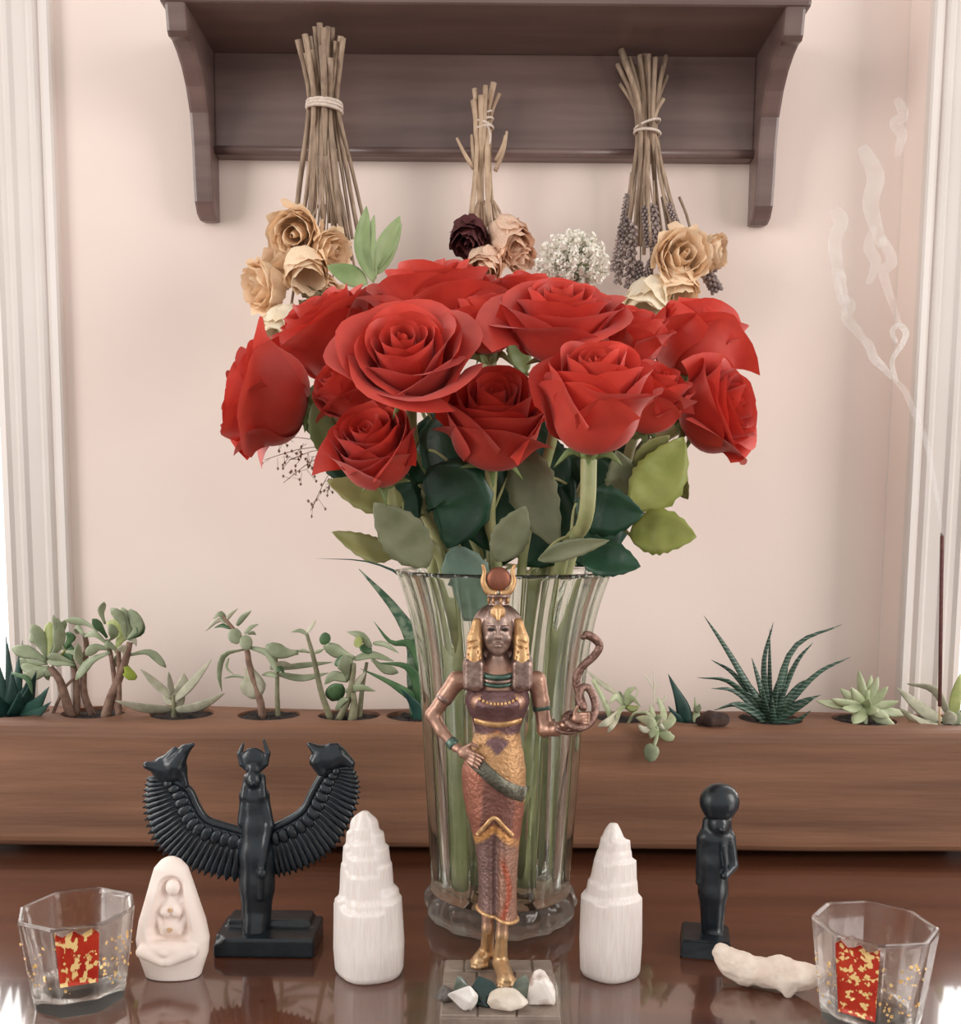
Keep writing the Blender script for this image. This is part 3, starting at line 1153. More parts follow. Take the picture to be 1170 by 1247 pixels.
M_bronze = paint_mat('aged_bronze', .38, .65, .12)
M_dress = paint_mat('painted_bronze_dress', .42, .5, .5, 420)
M_gold = pm('antique_gold', (176, 132, 88), (212, 170, 122), 160, .4, .55, bump=.3, bscale=300)
M_copper = pm('copper_disc', (126, 76, 58), (150, 94, 74), 120, .45, .6)
M_mauve = pm('silvered_bronze', (124, 100, 92), (164, 140, 130), 200, .34, .8, bump=.2, bscale=400)
M_teal = pm('verdigris_band', (62, 88, 78), (96, 116, 104), 200, .4, .6)
M_sash = pm('grey_green_sash', (86, 84, 74), (112, 108, 94), 220, .4, .65, bump=.4, bscale=500)
M_eye = pm('dark_inlay', (34, 26, 26), (50, 40, 38), 200, .3, .2)
M_bstone = pm('grey_brown_stone', (128, 112, 102), (152, 136, 124), 70, .45, .2, bump=.3, bscale=200)

fg = Thing('goddess_figurine', f(606, 1195) * 1.0, 'bronze goddess figurine with horned crown holding a rearing snake, before the vase', 'figurine')
lo = f(500, 1225, -60)
hi = f(745, 725, 60)
sc = Sculpt((lo.x, lo.y - .015, 0.008), (hi.x, hi.y, hi.z), .00068)
px = sF
# head and face
sc.ell(f(606, 764, -2), (19.5 * px, 22 * px, 27 * px))
sc.ell(f(606, 780, -9), (15 * px, 13 * px, 16 * px), 6 * px)          # jaw
sc.ell(f(606, 791, -14), (6 * px, 6 * px, 4.5 * px), 4 * px)           # chin
for s in (-1, 1):
    sc.ell(f(606 + s * 8.2, 763.5, -24.5), (5.6 * px, 5 * px, 3.6 * px), 2 * px, cut=True)   # eye socket
    sc.ell(f(606 + s * 8.2, 764, -19.8), (4.6 * px, 3.6 * px, 2.6 * px), .6 * px)        # eyeball
    sc.cone(f(606 + s * 3, 758.5, -23), f(606 + s * 14, 758.5, -19), 1.3 * px, .8 * px, 1.2 * px)   # brow
    sc.ell(f(606 + s * 11, 775, -17), (5 * px, 5 * px, 5 * px), 4 * px)    # cheek
    sc.ell(f(606 + s * 21.5, 768, 2), (2.5 * px, 4 * px, 6.5 * px), 2 * px)  # ear
sc.cone(f(606, 760, -23), f(606, 773, -27.5), 1.6 * px, 2.6 * px, 1.6 * px)   # nose
for s in (-1, 1):
    sc.ell(f(606 + s * 2.8, 774, -25), (2 * px, 2 * px, 1.6 * px), 1 * px)
sc.ell(f(606, 780.5, -24), (5.4 * px, 2.2 * px, 1.4 * px), .8 * px)
sc.ell(f(606, 784, -23.5), (4.6 * px, 2.4 * px, 1.6 * px), .8 * px)
# neck, shoulders, trunk
sc.cone(f(606, 785, 3), f(606, 822, 5), 10.5 * px, 12 * px, 4 * px)
sc.cone(f(568, 829, 4), f(644, 829, 4), 11 * px, 11 * px, 8 * px)
sc.cone(f(606, 826, 2), f(606, 862, 0), 27 * px, 25 * px, 10 * px, .75)
sc.cone(f(606, 862, 0), f(606, 896, 0), 24 * px, 21 * px, 8 * px, .75)
sc.cone(f(605, 896, 0), f(602, 945, 0), 22 * px, 31 * px, 8 * px, .72)
for s in (-1, 1):
    sc.ell(f(606 + s * 18, 852, -16), (15 * px, 13 * px, 13 * px), 6 * px)
sc.cone(f(590, 950, 2), f(594, 1040, 2), 24 * px, 13 * px, 8 * px, .8)
sc.cone(f(618, 950, 0), f(614, 1040, -6), 22 * px, 13 * px, 8 * px, .8)
sc.cone(f(594, 1040, 2), f(594, 1132, 3), 12 * px, 7 * px, 4 * px)
sc.cone(f(614, 1040, -6), f(611, 1138, -4), 12 * px, 7 * px, 4 * px)
# feet with sandals
for a, b, toe in ((f(594, 1130, 3), T(593, 1160, BZ + .006), T(584, 1177, BZ + .0042)), (f(611, 1136, -4), T(609, 1172, BZ + .006), T(617, 1201, BZ + .0042))):
    sc.cone(a, b, 7 * px, 9 * px, 4 * px)
    heel = Vector((b.x, b.y + .008, BZ + .005))
    sc.cone(heel, Vector((toe.x, toe.y + .008, BZ + .004)), 8.5 * px, 10 * px, 5 * px)
    sc.cone(b, Vector((toe.x, toe.y + .006, BZ + .005)), 8 * px, 8 * px, 5 * px)
    for q in range(5):
        xx = toe.x + (q - 2) * .0021
        sc.cone((xx, toe.y + .008, BZ + .0042), (xx, toe.y + .001 + abs(q - 1.5) * .0012, BZ + .003), .0019, .0015, .0006)
# her right arm, hand on the hip
sc.cone(f(556, 829, 4), f(543, 848, 6), 11.5 * px, 9.8 * px, 5 * px)
sc.cone(f(543, 848, 6), f(526, 872, 8), 9.8 * px, 8.2 * px, 4 * px)
sc.cone(f(526, 872, 8), f(537, 889, 0), 8.4 * px, 7.6 * px, 4 * px)
sc.cone(f(537, 889, 0), f(555, 907, -12), 7.6 * px, 5.4 * px, 3 * px)
sc.cone(f(555, 907, -12), f(569, 913, -22), 5.4 * px, 6 * px, 3 * px)
sc.ell(f(567, 912, -22), (9 * px, 5 * px, 7.5 * px), 3 * px)
for q in range(4):
    a = f(570, 908 + q * 4.3, -25)
    k1 = f(579 - q * .8, 911.5 + q * 4.4, -30)
    k2 = f(588 - q * 2.2, 917 + q * 4.0, -28)
    sc.cone(a, k1, 2.7 * px, 2.3 * px, .8 * px)
    sc.cone(k1, k2, 2.3 * px, 1.8 * px, .8 * px)
sc.cone(f(564, 907, -22), f(574, 901, -24), 2.7 * px, 2.4 * px, 1 * px)
sc.cone(f(574, 901, -24), f(581, 903, -25), 2.4 * px, 1.9 * px, 1 * px)
# her left arm, raised forearm with the snake
sc.cone(f(654, 829, 4), f(659, 856, 4), 11.5 * px, 9.8 * px, 5 * px)
sc.cone(f(659, 856, 4), f(663, 888, 0), 9.8 * px, 8.8 * px, 4 * px)
sc.cone(f(663, 888, 0), f(676, 886, -10), 9 * px, 8.2 * px, 4 * px)
sc.cone(f(676, 886, -10), f(694, 875, -22), 8.2 * px, 5.6 * px, 3 * px)
sc.ell(f(701, 870, -26), (8 * px, 6 * px, 7 * px), 3 * px)
for q in range(4):
    a = f(703 + q * .5, 864 + q * 3.8, -27)
    k1 = f(712, 863 + q * 3.8, -33)
    k2 = f(715, 866 + q * 3.2, -25)
    sc.cone(a, k1, 2.5 * px, 2.2 * px, .8 * px)
    sc.cone(k1, k2, 2.2 * px, 1.9 * px, .8 * px)
sc.cone(f(697, 864, -27), f(700, 855, -29), 2.6 * px, 2 * px, 1 * px)

PXI = 1.0 / sF


def uv(V):
    """figurine coordinates in photograph-like units: across, down"""
    u = 606 + (V[:, 0] - f(606, 900).x) * PXI
    z0, z1 = f(606, 700).z, f(606, 1190).z
    v = 700 + (V[:, 2] - z0) / (z1 - z0) * 490
    return u, v


def lin3(c):
    return np.array(lin(c))


def body_color(V):
    u, v = uv(V)
    C = np.tile(lin3((170, 132, 114)), (len(V), 1))
    fc = np.clip((812 - v) / 20, 0, 1)[:, None]
    C = C * (1 - fc) + lin3((156, 132, 122)) * fc
    ft = np.clip((v - 1118) / 20, 0, 1)[:, None]
    C = C * (1 - ft) + lin3((196, 160, 120)) * ft
    return C


bd = sculpt_part(fg, 'body', sc, M_bronze, color=body_color)
for s in (-1, 1):
    c = f(606 + s * 8.2, 764, -22.2)
    fg.part('eye', ([c + Vector((math.cos(a) * 4.2 * px, -abs(math.cos(a)) * -.0 * px, math.sin(a) * 1.7 * px)) + Vector((0, -.0006, 0)) for a in [k * math.pi / 6 for k in range(12)]] +
                    [c + Vector((0, -.0014, 0))], [(k, (k + 1) % 12, 12) for k in range(12)]), M_eye, bd)

# dress: rows of (down, left, right, half depth)
DR = [(838, 571, 641, 22), (846, 567, 644, 27), (854, 566, 645, 29), (864, 569, 642, 27), (876, 575, 637, 23), (890, 579, 633, 21), (904, 574, 635, 22),
      (920, 567, 638, 25), (938, 562, 640, 28), (960, 563, 640, 28), (985, 567, 638, 26), (1005, 573, 635, 24), (1030, 579, 632, 22), (1060, 582, 630, 21), (1090, 583, 629, 21), (1110, 581, 630, 22)]


def drow(py):
    for a, b in zip(DR, DR[1:]):
        if py <= b[0]:
            t = (py - a[0]) / (b[0] - a[0])
            t = max(0, t)
            t = t * t * (3 - 2 * t) * .5 + t * .5
            return [a[i] + (b[i] - a[i]) * t for i in range(1, 4)]
    return list(DR[-1][1:])


def dsurf(a, py):
    l, r, dp = drow(py)
    c, w = (l + r) / 2, (r - l) / 2
    x = c + w * math.cos(a)
    y = -dp * math.sin(a)
    if math.sin(a) > 0:
        for s in (-1, 1):
            y -= 11 * math.exp(-((x - 606 - s * 18) / 13) ** 2 - ((py - 853) / 11) ** 2) * math.sin(a)
        if py > 985:
            k = min(1, (py - 985) / 40)
            y += 7 * k * math.exp(-((x - 603) / 5) ** 2) * math.sin(a)
            y -= 5 * k * math.exp(-((x - 616) / 9) ** 2) * math.sin(a)
        y -= 4 * math.exp(-((x - 590) / 12) ** 2 - ((py - 990) / 22) ** 2)
    return x, y


def dfront(x, py):
    l, r, dp = drow(py)
    c, w = (l + r) / 2, (r - l) / 2
    q = max(-1, min(1, (x - c) / w))
    return dsurf(math.acos(q), py)[1]


rings = []
NA = 72
rows = [838 + k * (272 / 95) for k in range(96)]
for py in rows:
    ring = []
    for j in range(NA):
        a = 2 * math.pi * j / NA
        hem = 0
        if py > 1080:
            hem = (py - 1080) / 30 * (8 * math.cos(a) + 4)
        x, y = dsurf(a, py)
        # rows of small feather scales standing proud of the cloth
        sc_ = 0
        if 884 < py < 1000:
            sc_ = -.7 * abs(math.sin((py + abs(x - 602) * .9) * .42)) * (math.sin(a) > -.2)
        ring.append(f(x, py + hem, y + sc_))
    rings.append(ring)
dv, df = loft(rings)
dress = fg.part('dress', (dv, df), M_dress)
V = np.array([list(v) for v in dv])
u, v = uv(V)
C = np.tile(lin3((150, 122, 114)), (len(V), 1))


def blendc(C, m, c):
    m = np.clip(m, 0, 1)[:, None]
    return C * (1 - m) + lin3(c) * m


sash = 920 + (u - 572) * .72
C = blendc(C, (v - 872) / 2, (184, 122, 90))
C = blendc(C, (v - 882) / 3, (182, 138, 96))
C = blendc(C, ((v - 886) / 2) * (1 - (np.abs(u - 605) + np.abs(v - 895) * 1.1) / 16) * 2, (118, 88, 88))
C = blendc(C, (v - sash) / 4, (152, 96, 78))
C = blendc(C, np.minimum((v - sash) / 5, (22 - np.abs(u - 608 + (v - 950) * .06)) / 4) * (v < 1000), (120, 80, 70))
C = blendc(C, (v - 996 - np.abs(u - 602) * .8) / 4, (122, 94, 88))
C = blendc(C, np.minimum((v - 990 - np.abs(u - 602) * .8), (1004 + 0 - v + np.abs(u - 602) * .8)) / 3, (206, 150, 92))
C = blendc(C, np.minimum((v - 1010) / 20, (u - 606) / 4), (158, 118, 100))
C = blendc(C, np.minimum((v - 1030) / 12, (4.5 - np.abs(u - 616 - np.sin(v * .06) * 5)) / 2), (160, 84, 62))
a = dress.data.color_attributes.new('paint', 'FLOAT_COLOR', 'POINT')
a.data.foreach_set('color', C.astype(np.float32).ravel())


def ribbon(path, w, th, n=4):
    """flat band: path of (px, py) on the dress front; w, th in pixels"""
    V, Fc = [], []
    m = 24
    pp = spline([Vector((x, y, 0)) for x, y in path], m)
    for i, q in enumerate(pp):
        tg = (pp[min(i + 1, m - 1)] - pp[max(i - 1, 0)]).normalized()
        nr = Vector((-tg.y, tg.x, 0))
        for e, lift in ((-.5, -1.0), (-.42, -th), (.42, -th), (.5, -1.0), (.5, 3), (-.5, 3)):
            r = q + nr * (w * e)
            V.append(f(r.x, r.y, dfront(r.x, r.y) + lift))
    k = 6
    for i in range(m - 1):
        for j in range(k):
            Fc.append((i * k + j, i * k + (j + 1) % k, (i + 1) * k + (j + 1) % k, (i + 1) * k + j))
    Fc += [tuple(range(k)), tuple(range((m - 1) * k + k - 1, (m - 1) * k - 1, -1))]
    return V, Fc


fg.part('sash', ribbon([(566, 914), (585, 928), (612, 950), (640, 966)], 17, 3.2), M_sash)
fg.part('waistband', ribbon([(577, 875), (606, 878), (635, 875)], 7, 2.6), M_gold)
fg.part('knee_trim', ribbon([(581, 1012), (592, 996), (601, 988), (612, 998), (624, 1012)], 5, 2.4), M_gold)
hem = [f(*[dsurf(a, 1108)[0], 1108 + (28 / 30 * (8 * math.cos(a) + 4)), dsurf(a, 1108)[1]]) for a in [2 * math.pi * k / 40 for k in range(41)]]
fg.part('hem', tube(hem, 2.6 * px, 6), M_gold)
# collar, necklace, bands
col = [f(606 + 25 * math.cos(a), 818 + 9 * max(0, math.sin(a)) - 2, 3 - 24 * math.sin(a)) for a in [2 * math.pi * k / 36 for k in range(37)]]
for dz, r, mt in ((-3, 3.4, M_teal), (2.5, 3.0, M_mauve), (7, 2.6, M_teal)):
    fg.part('collar', tube([p + Vector((0, -abs(dz) * .0001, -dz * px)) for p in col], r * px, 6), mt)
for k in range(11):
    t = -1 + 2 * k / 10
    c = f(606 + t * 22, 852 - 6 * t * t, dfront(606 + t * 22, 846) - 3)
    v, fc = lathe([(.3 * px, -2.6 * px), (1.6 * px, -1.4 * px), (1.9 * px, 0), (1.3 * px, 2 * px), (.4 * px, 2.8 * px)], c, 8)
    fg.part('bead', (v, fc), M_gold)


def band(a, b, r, w, mt, name):
    a, b = Vector(a), Vector(b)
    d = (b - a).normalized()
    fg.part(name, tube([a - d * w * px, a - d * w * .8 * px, a + d * w * .8 * px, a + d * w * px], lambda t: r * px * (1 if .2 < t < .8 else .9), 16), mt)


band(f(541, 851, 6), f(526, 872, 8), 10.6, 4.2, M_mauve, 'armlet')
band(f(659.5, 861, 4), f(663, 888, 0), 10.8, 5.5, M_teal, 'armlet')
band(f(551, 903, -9.5), f(556, 908, -13), 7.4, 5.0, M_teal, 'bracelet')
# wig
sc = Sculpt(tuple(f(545, 850, -50)), tuple(f(668, 720, 50)), .00075)
sc.ell(f(606, 765, 10), (31 * px, 26 * px, 30 * px))
sc.cone(f(606, 770, 16), f(606, 830, 18), 26 * px, 30 * px, 8 * px, .6)
for s in (-1, 1):
    sc.cone(f(606 + s * 28, 775, 4), f(606 + s * 29, 812, -4), 9 * px, 11 * px, 5 * px)
    sc.box(f(606 + s * 28 - 14, 839, -23) if 0 else (f(606 + s * 29, 800).x - 12.5 * px, YF - 24 * px, f(606, 839).z), (f(606 + s * 29, 800).x + 12.5 * px, YF + 16 * px, f(606, 800).z), 7 * px, 7 * px)
sc.cone(f(606, 778, -30), f(606, 810, -30), 17.5 * px, 15 * px, 2 * px, 1.7, cut=True)
sc.ell(f(606, 768, -22), (20.5 * px, 30 * px, 25 * px), 2 * px, cut=True)
wig = sculpt_part(fg, 'wig', sc, M_mauve)
# gilded wings of the vulture cap beside the face
for s in (-1, 1):
    sc = Sculpt(tuple(f(606 + s * 30 - 22, 822, -40)), tuple(f(606 + s * 30 + 22, 735, 30)), .0007)
    sc.cone(f(606 + s * 25, 758, -6), f(606 + s * 28, 778, -9), 6 * px, 9 * px, 3 * px)
    sc.cone(f(606 + s * 28, 778, -9), f(606 + s * 28.5, 806, -14), 9 * px, 9.5 * px, 3 * px)
    for q in range(9):
        yy = 754 + q * 7
        sc.cone(f(606 + s * 16, yy, -20), f(606 + s * 40, yy + 9, -16), 1.1 * px, 1.1 * px, .5 * px, cut=True)
    sculpt_part(fg, 'cap_wing', sc, M_gold, wig)
sc = Sculpt(tuple(f(585, 770, -45)), tuple(f(628, 718, 15)), .0006)
sc.ell(f(606, 744, -17), (9 * px, 7 * px, 9 * px))
sc.cone(f(606, 741, -22), f(606, 752, -27), 4.5 * px, 2.2 * px, 3 * px)
sculpt_part(fg, 'vulture_ornament', sc, M_gold, wig)
# crown: drum, horns, disc
c = f(607, 737)
cr_ = fg.part('crown_drum', lathe([(11 * px, 0), (12.5 * px, 1 * px), (11 * px, 2.5 * px), (12 * px, 9 * px), (14 * px, 10 * px), (14 * px, 13 * px), (10 * px, 13.5 * px)], c, 24), M_mauve)
for k in range(8):
    a = 2 * math.pi * k / 8 + .2
    q = c + Vector((math.cos(a) * 12.2 * px, math.sin(a) * 12.2 * px, 2.5 * px))
    fg.part('drum_stud', tube([q, q + Vector((0, 0, 7 * px))], 1.4 * px, 6), M_gold, cr_)
sc = Sculpt(tuple(f(588, 724, -14)), tuple(f(626, 684, 14)), .0006)
sc.ell(f(607, 705, 0), (14.5 * px, 6 * px, 14.5 * px))
sculpt_part(fg, 'sun_disc', sc, M_copper, cr_)
for s in (-1, 1):
    fg.part('horn', tube([f(607 + s * 3, 724, -1), f(607 + s * 13, 720, -1), f(607 + s * 18.5, 708, 0), f(607 + s * 17, 697, 0), f(607 + s * 19.5, 687, 0)], lambda t: (5.2 - 3.4 * t) * px, 10, 18), M_gold, cr_)
# snake
sn = [(672, 872, -20), (678, 884, -27), (694, 886, -28), (703, 876, -18), (694, 866, -14), (686, 872, -24), (700, 880, -33), (716, 874, -26), (723, 857, -16), (717, 838, -10), (707, 836, -12), (702, 848, -20), (708, 857, -24),
      (704, 842, -8), (701, 826, -8), (708, 811, -8), (722, 798, -8), (729, 786, -8), (723, 777, -9), (713, 772, -12), (707, 775, -16)]
path = spline([f(*q) for q in sn], 110)
snk = fg.part('snake', tube(path, lambda t: px * (1.6 + 3.2 * min(1, t / .25)) * (1 if t < .86 else 1 + .12 * math.sin((t - .86) / .14 * math.pi)) * (1 if t < .97 else .65), 10), pm('snake_bronze', (112, 84, 76), (150, 118, 106), 220, .34, .8, bump=.5, bscale=700), label='rearing bronze snake coiled round the hand')
# paved base: each stone a piece
bx0, bx1 = P(541, 1170, .605).x, P(672, 1170, .605).x
fbase = fg.part('base', bbox((bx0, .532, 0), (bx1, .605, BZ - .0012), .001), M_bstone, smooth=False)
ys = [.532, .552, .5705, .588, .605]
rs = random.Random(4)
for r in range(4):
    xs = [bx0] + sorted(bx0 + (bx1 - bx0) * (k + .5 * (r % 2) + rs.uniform(-.12, .12)) / 3 for k in ((1, 2) if r % 2 == 0 else (0, 1, 2))) + [bx1]
    for a, b in zip(xs, xs[1:]):
        if b - a > .004:
            fg.part('paving_stone', bbox((a + .0005, ys[r] + .0005, BZ - .0025), (b - .0005, ys[r + 1] - .0005, BZ + rs.uniform(-.0002, .0005)), .0007, 1), M_bstone, fbase, smooth=False)

# ================================================================== black winged statue
M_black = pm('black_resin', (18, 26, 32), (28, 37, 44), 90, .29, 0, bump=.12, bscale=220, spec=.55)
YW = 0.655
pw = S(310, 1040, YW)


def w_(px, py, d=0.0):
    return P(px, py, YW) + Vector((0, d * pw, 0))


ws_ = Thing('winged_statue', (w_(320, 1100).x, YW, 0), 'black winged goddess statue with horned crown on a block base, beside the taller white tower', 'statue')
wb = .0135
bl = P(259, 1160, .634).x
br_ = P(382, 1160, .634).x
sc = Sculpt((bl - .004, .625, -.002), (br_ + .004, .69, .03), .0009)
sc.box((bl, .634, 0), (br_, .676, wb), .0015)
sc.box((bl + .004, .655, wb - .002), (br_ - .006, .675, wb + .0045), .002, .003)
sc.ell((bl, .634, wb), (.006, .006, .004), .003, cut=True)
sculpt_part(ws_, 'base', sc, M_black)
sc = Sculpt(tuple(w_(265, 1140, -45)), tuple(w_(360, 890, 45)), .0008)
zt = w_(310, 1135)
sc.cone(w_(312, 1138, -2), w_(313, 1075, 0), 17 * pw, 20 * pw, 6 * pw, .8)
sc.cone(w_(313, 1080, 0), w_(313, 1040, 0), 21 * pw, 20 * pw, 6 * pw, .75)
sc.cone(w_(313, 1040, 0), w_(311, 1005, 0), 20 * pw, 16 * pw, 8 * pw, .75)
sc.cone(w_(311, 1005, 0), w_(310, 972, 0), 15 * pw, 15 * pw, 6 * pw, .75)
sc.cone(w_(300, 968, 0), w_(319, 968, 0), 9 * pw, 9 * pw, 5 * pw)
sc.cone(w_(299, 970, -2), w_(296, 1000, -4), 6 * pw, 6 * pw, 3 * pw)       # folded arms
sc.cone(w_(322, 970, -2), w_(329, 1004, -4), 6 * pw, 6 * pw, 3 * pw)
sc.cone(w_(329, 1004, -6), w_(322, 1050, -14), 5 * pw, 4 * pw, 3 * pw)
sc.ell(w_(323, 1058, -17), (6 * pw, 5 * pw, 7 * pw), 2 * pw)
sc.cone(w_(322, 1066, -17), w_(321, 1088, -16), 3 * pw, 3 * pw, 2 * pw)
sc.cone(w_(309, 965, 0), w_(310, 945, -1), 8 * pw, 9 * pw, 3 * pw)
sc.ell(w_(310, 948, -3), (10 * pw, 11 * pw, 12 * pw), 3 * pw)
sc.ell(w_(310, 951, -14), (2 * pw, 3 * pw, 3 * pw), 2 * pw)
for s in (-1, 1):
    sc.cone(w_(310 + s * 9, 946, 0), w_(310 + s * 11, 968, -6), 4.5 * pw, 5 * pw, 2 * pw)
for q in range(6):
    yy = 1046 + q * 13
    sc.cone(w_(290, yy + 6, -24), w_(314, yy, -22), 1.2 * pw, 1.2 * pw, .5 * pw, cut=True)
    sc.cone(w_(336, yy + 6, -24), w_(314, yy, -22), 1.2 * pw, 1.2 * pw, .5 * pw, cut=True)
sc.cone(w_(313, 1120, -8), w_(313, 1142, -14), 15 * pw, 15 * pw, 4 * pw, .8)
sculpt_part(ws_, 'body', sc, M_black)
sc = Sculpt(tuple(w_(282, 945, -18)), tuple(w_(336, 892, 18)), .0007)
sc.ell(w_(309, 925, 0), (15 * pw, 6 * pw, 15 * pw))
sc.chain([w_(306, 940), w_(295, 930), w_(292, 918), w_(296, 906)], [4 * pw, 4 * pw, 3.4 * pw, 1.8 * pw], 1 * pw)
sc.chain([w_(312, 940), w_(323, 930), w_(326, 917), w_(321, 901)], [4 * pw, 4 * pw, 3.4 * pw, 1.6 * pw], 1 * pw)
sc.cone(w_(309, 945), w_(309, 935), 8 * pw, 8 * pw, 2 * pw)
sculpt_part(ws_, 'horned_crown', sc, M_black)


def wing(lead, trail, tip):
    Lc = spline([w_(x, y, d) for x, y, d in lead], 30)
    Tc = spline([w_(x, y, d) for x, y, d in trail], 30)
    rings = []
    for a, b in zip(Lc, Tc):
        ring = []
        for j in range(12):
            an = 2 * math.pi * j / 12
            m = a.lerp(b, .47 + .46 * math.cos(an))
            th = (6.5 - 3.5 * (.5 + .5 * math.cos(an))) * pw
            ring.append(m + Vector((0, math.sin(an) * th, 0)))
        rings.append(ring)
    wg = ws_.part('wing', loft(rings), M_black)
    ws_.part('wing_edge', tube(Lc, 5.2 * pw, 8), M_black, wg)
    n = 26
    for k in range(n):
        t = (k + .5) / n
        i = t * 29
        a = Lc[int(i)].lerp(Lc[min(29, int(i) + 1)], i % 1)
        b = Tc[int(i)].lerp(Tc[min(29, int(i) + 1)], i % 1)
        gap = (Tc[min(29, int(i) + 1)] - Tc[int(i)]).length * 29 / n
        fr = Vector((0, -5.5 * pw, 0))
        ws_.part('feather', fleshy([a.lerp(b, .30) + fr, a.lerp(b, .68) + fr * .8, a.lerp(b, 1.0) + fr * .3], max(gap * 1.04, .0030), .0022, 'paddle', 0, 6, 6), M_black, wg)
        if k % 2 == 0 and k < n:
            ws_.part('covert', fleshy([a.lerp(b, .06) + fr * 1.1, a.lerp(b, .2) + fr * 1.15, a.lerp(b, .36) + fr * 1.1], max(gap * 1.7, .004), .0028, 'oval', 0, 6, 6), M_black, wg)
    sc = Sculpt(tuple(Vector(w_(tip[0][0] - 50, tip[0][1] + 48, -40))), tuple(w_(tip[0][0] + 50, tip[0][1] - 48, 40)), .0009)
    sc.ell(w_(*tip[0]), (tip[1] * pw, 12 * pw, tip[2] * pw))
    for a, b, ra, rb in tip[3]:
        sc.cone(w_(*a), w_(*b), ra * pw, rb * pw, 3 * pw)
    sculpt_part(ws_, 'wing_tip', sc, M_black, wg)


wing([(300, 1014, 3), (276, 1008, 4), (250, 999, 5), (238, 982, 5), (228, 962, 4), (206, 948, 2)],
     [(300, 1078, 6), (262, 1072, 7), (232, 1064, 8), (204, 1050, 8), (184, 1030, 8), (174, 1000, 7), (172, 972, 6), (178, 946, 4)],
     ((206, 936, 0), 22, 17, [((214, 930, -2), (226, 912, -2), 12, 6), ((226, 912, -2), (236, 906, -4), 6, 2.5), ((196, 934, -4), (182, 930, -8), 9, 5), ((206, 922, -2), (214, 912, -3), 6, 3.5), ((222, 944, 0), (226, 956, 0), 6, 4)]))
wing([(322, 1012, 3), (345, 1003, 4), (368, 988, 5), (380, 966, 5), (392, 946, 4), (408, 934, 2)],
     [(330, 1072, 6), (354, 1067, 7), (382, 1056, 8), (406, 1038, 8), (425, 1010, 8), (436, 980, 7), (438, 955, 6), (430, 932, 4)],
     ((400, 922, 0), 21, 16, [((390, 916, -2), (377, 906, -3), 9, 3), ((386, 926, -3), (392, 938, -2), 9, 7), ((412, 918, 0), (426, 930, 2), 10, 6), ((404, 910, -2), (410, 908, -2), 6, 4)]))

# ================================================================== small black standing statue
YS = 0.657
pq = S(872, 1060, YS)


def s_(px, py, d=0.0):
    return P(px, py, YS) + Vector((0, d * pq, 0))


ss = Thing('standing_statue', (s_(868, 1100).x, YS, 0), 'small black standing statue with a round disc on its head on a square base', 'statue')
x0, x1 = P(829, 1160, .638).x, P(899, 1160, .638).x
bm = bmesh.new()
zb_ = .0125
for x, y, z in ((x0, .640, 0), (x1 - .006, .634, 0), (x1 + .001, .668, 0), (x0 + .007, .676, 0), (x0 + .001, .641, zb_), (x1 - .006, .636, zb_), (x1, .667, zb_), (x0 + .008, .674, zb_)):
    bm.verts.new((x, y, z))
bm.verts.ensure_lookup_table()
for q in ((3, 2, 1, 0), (4, 5, 6, 7), (0, 1, 5, 4), (1, 2, 6, 5), (2, 3, 7, 6), (3, 0, 4, 7)):
    bm.faces.new([bm.verts[i] for i in q])
bmesh.ops.bevel(bm, geom=bm.edges[:], offset=.0012, segments=2, affect='EDGES')
bm.verts.index_update()
ss.part('base', ([q.co.copy() for q in bm.verts], [tuple(q.index for q in g.verts) for g in bm.faces]), M_black, smooth=False)
bm.free()
sc = Sculpt(tuple(s_(835, 1150, -40)), tuple(s_(912, 985, 40)), .0008)
sc.cone(s_(867, 1140, 0), s_(868, 1085, 0), 12.5 * pq, 17 * pq, 5 * pq, .85)
sc.cone(s_(868, 1085, 0), s_(870, 1050, 0), 17.5 * pq, 18 * pq, 5 * pq, .8)
sc.cone(s_(870, 1050, 0), s_(871, 1022, 0), 17 * pq, 18 * pq, 5 * pq, .75)
sc.cone(s_(860, 1019, 0), s_(884, 1019, 0), 10 * pq, 10 * pq, 5 * pq)
sc.cone(s_(855, 1022, 0), s_(853, 1062, 0), 7 * pq, 6 * pq, 3 * pq)
sc.cone(s_(853, 1062, 0), s_(851, 1074, -1), 5 * pq, 4.5 * pq, 2 * pq)
sc.cone(s_(888, 1020, -2), s_(891, 1050, -6), 7 * pq, 6 * pq, 3 * pq)
sc.cone(s_(891, 1052, -6), s_(878, 1060, -18), 6 * pq, 5 * pq, 3 * pq)
sc.cone(s_(880, 1062, -18), s_(876, 1024, -19), 2.4 * pq, 2.4 * pq, 1 * pq)
sc.ell(s_(874, 1003, -2), (13.5 * pq, 14 * pq, 16 * pq), 4 * pq)
sc.ell(s_(876, 1006, -15), (3 * pq, 4 * pq, 3.5 * pq), 2 * pq)
sc.cone(s_(862, 1000, 2), s_(860, 1020, 0), 6 * pq, 7 * pq, 3 * pq)
sc.cone(s_(886, 1000, 2), s_(887, 1018, 0), 5 * pq, 5 * pq, 3 * pq)
sc.cone(s_(868, 1085, -17), s_(867, 1130, -13), 1.5 * pq, 1.5 * pq, 1 * pq, cut=True)
sc.cone(s_(868, 1138, -4), s_(872, 1144, -20), 11 * pq, 7 * pq, 4 * pq)
sculpt_part(ss, 'body', sc, M_black)
sc = Sculpt(tuple(s_(846, 1004, -30)), tuple(s_(906, 945, 30)), .0008)
sc.ell(s_(876, 976, 0), (24 * pq, 18 * pq, 22.5 * pq))
sc.ell(s_(875, 990, -1), (17 * pq, 14 * pq, 9 * pq), 4 * pq)
sculpt_part(ss, 'moon_disc', sc, M_black)

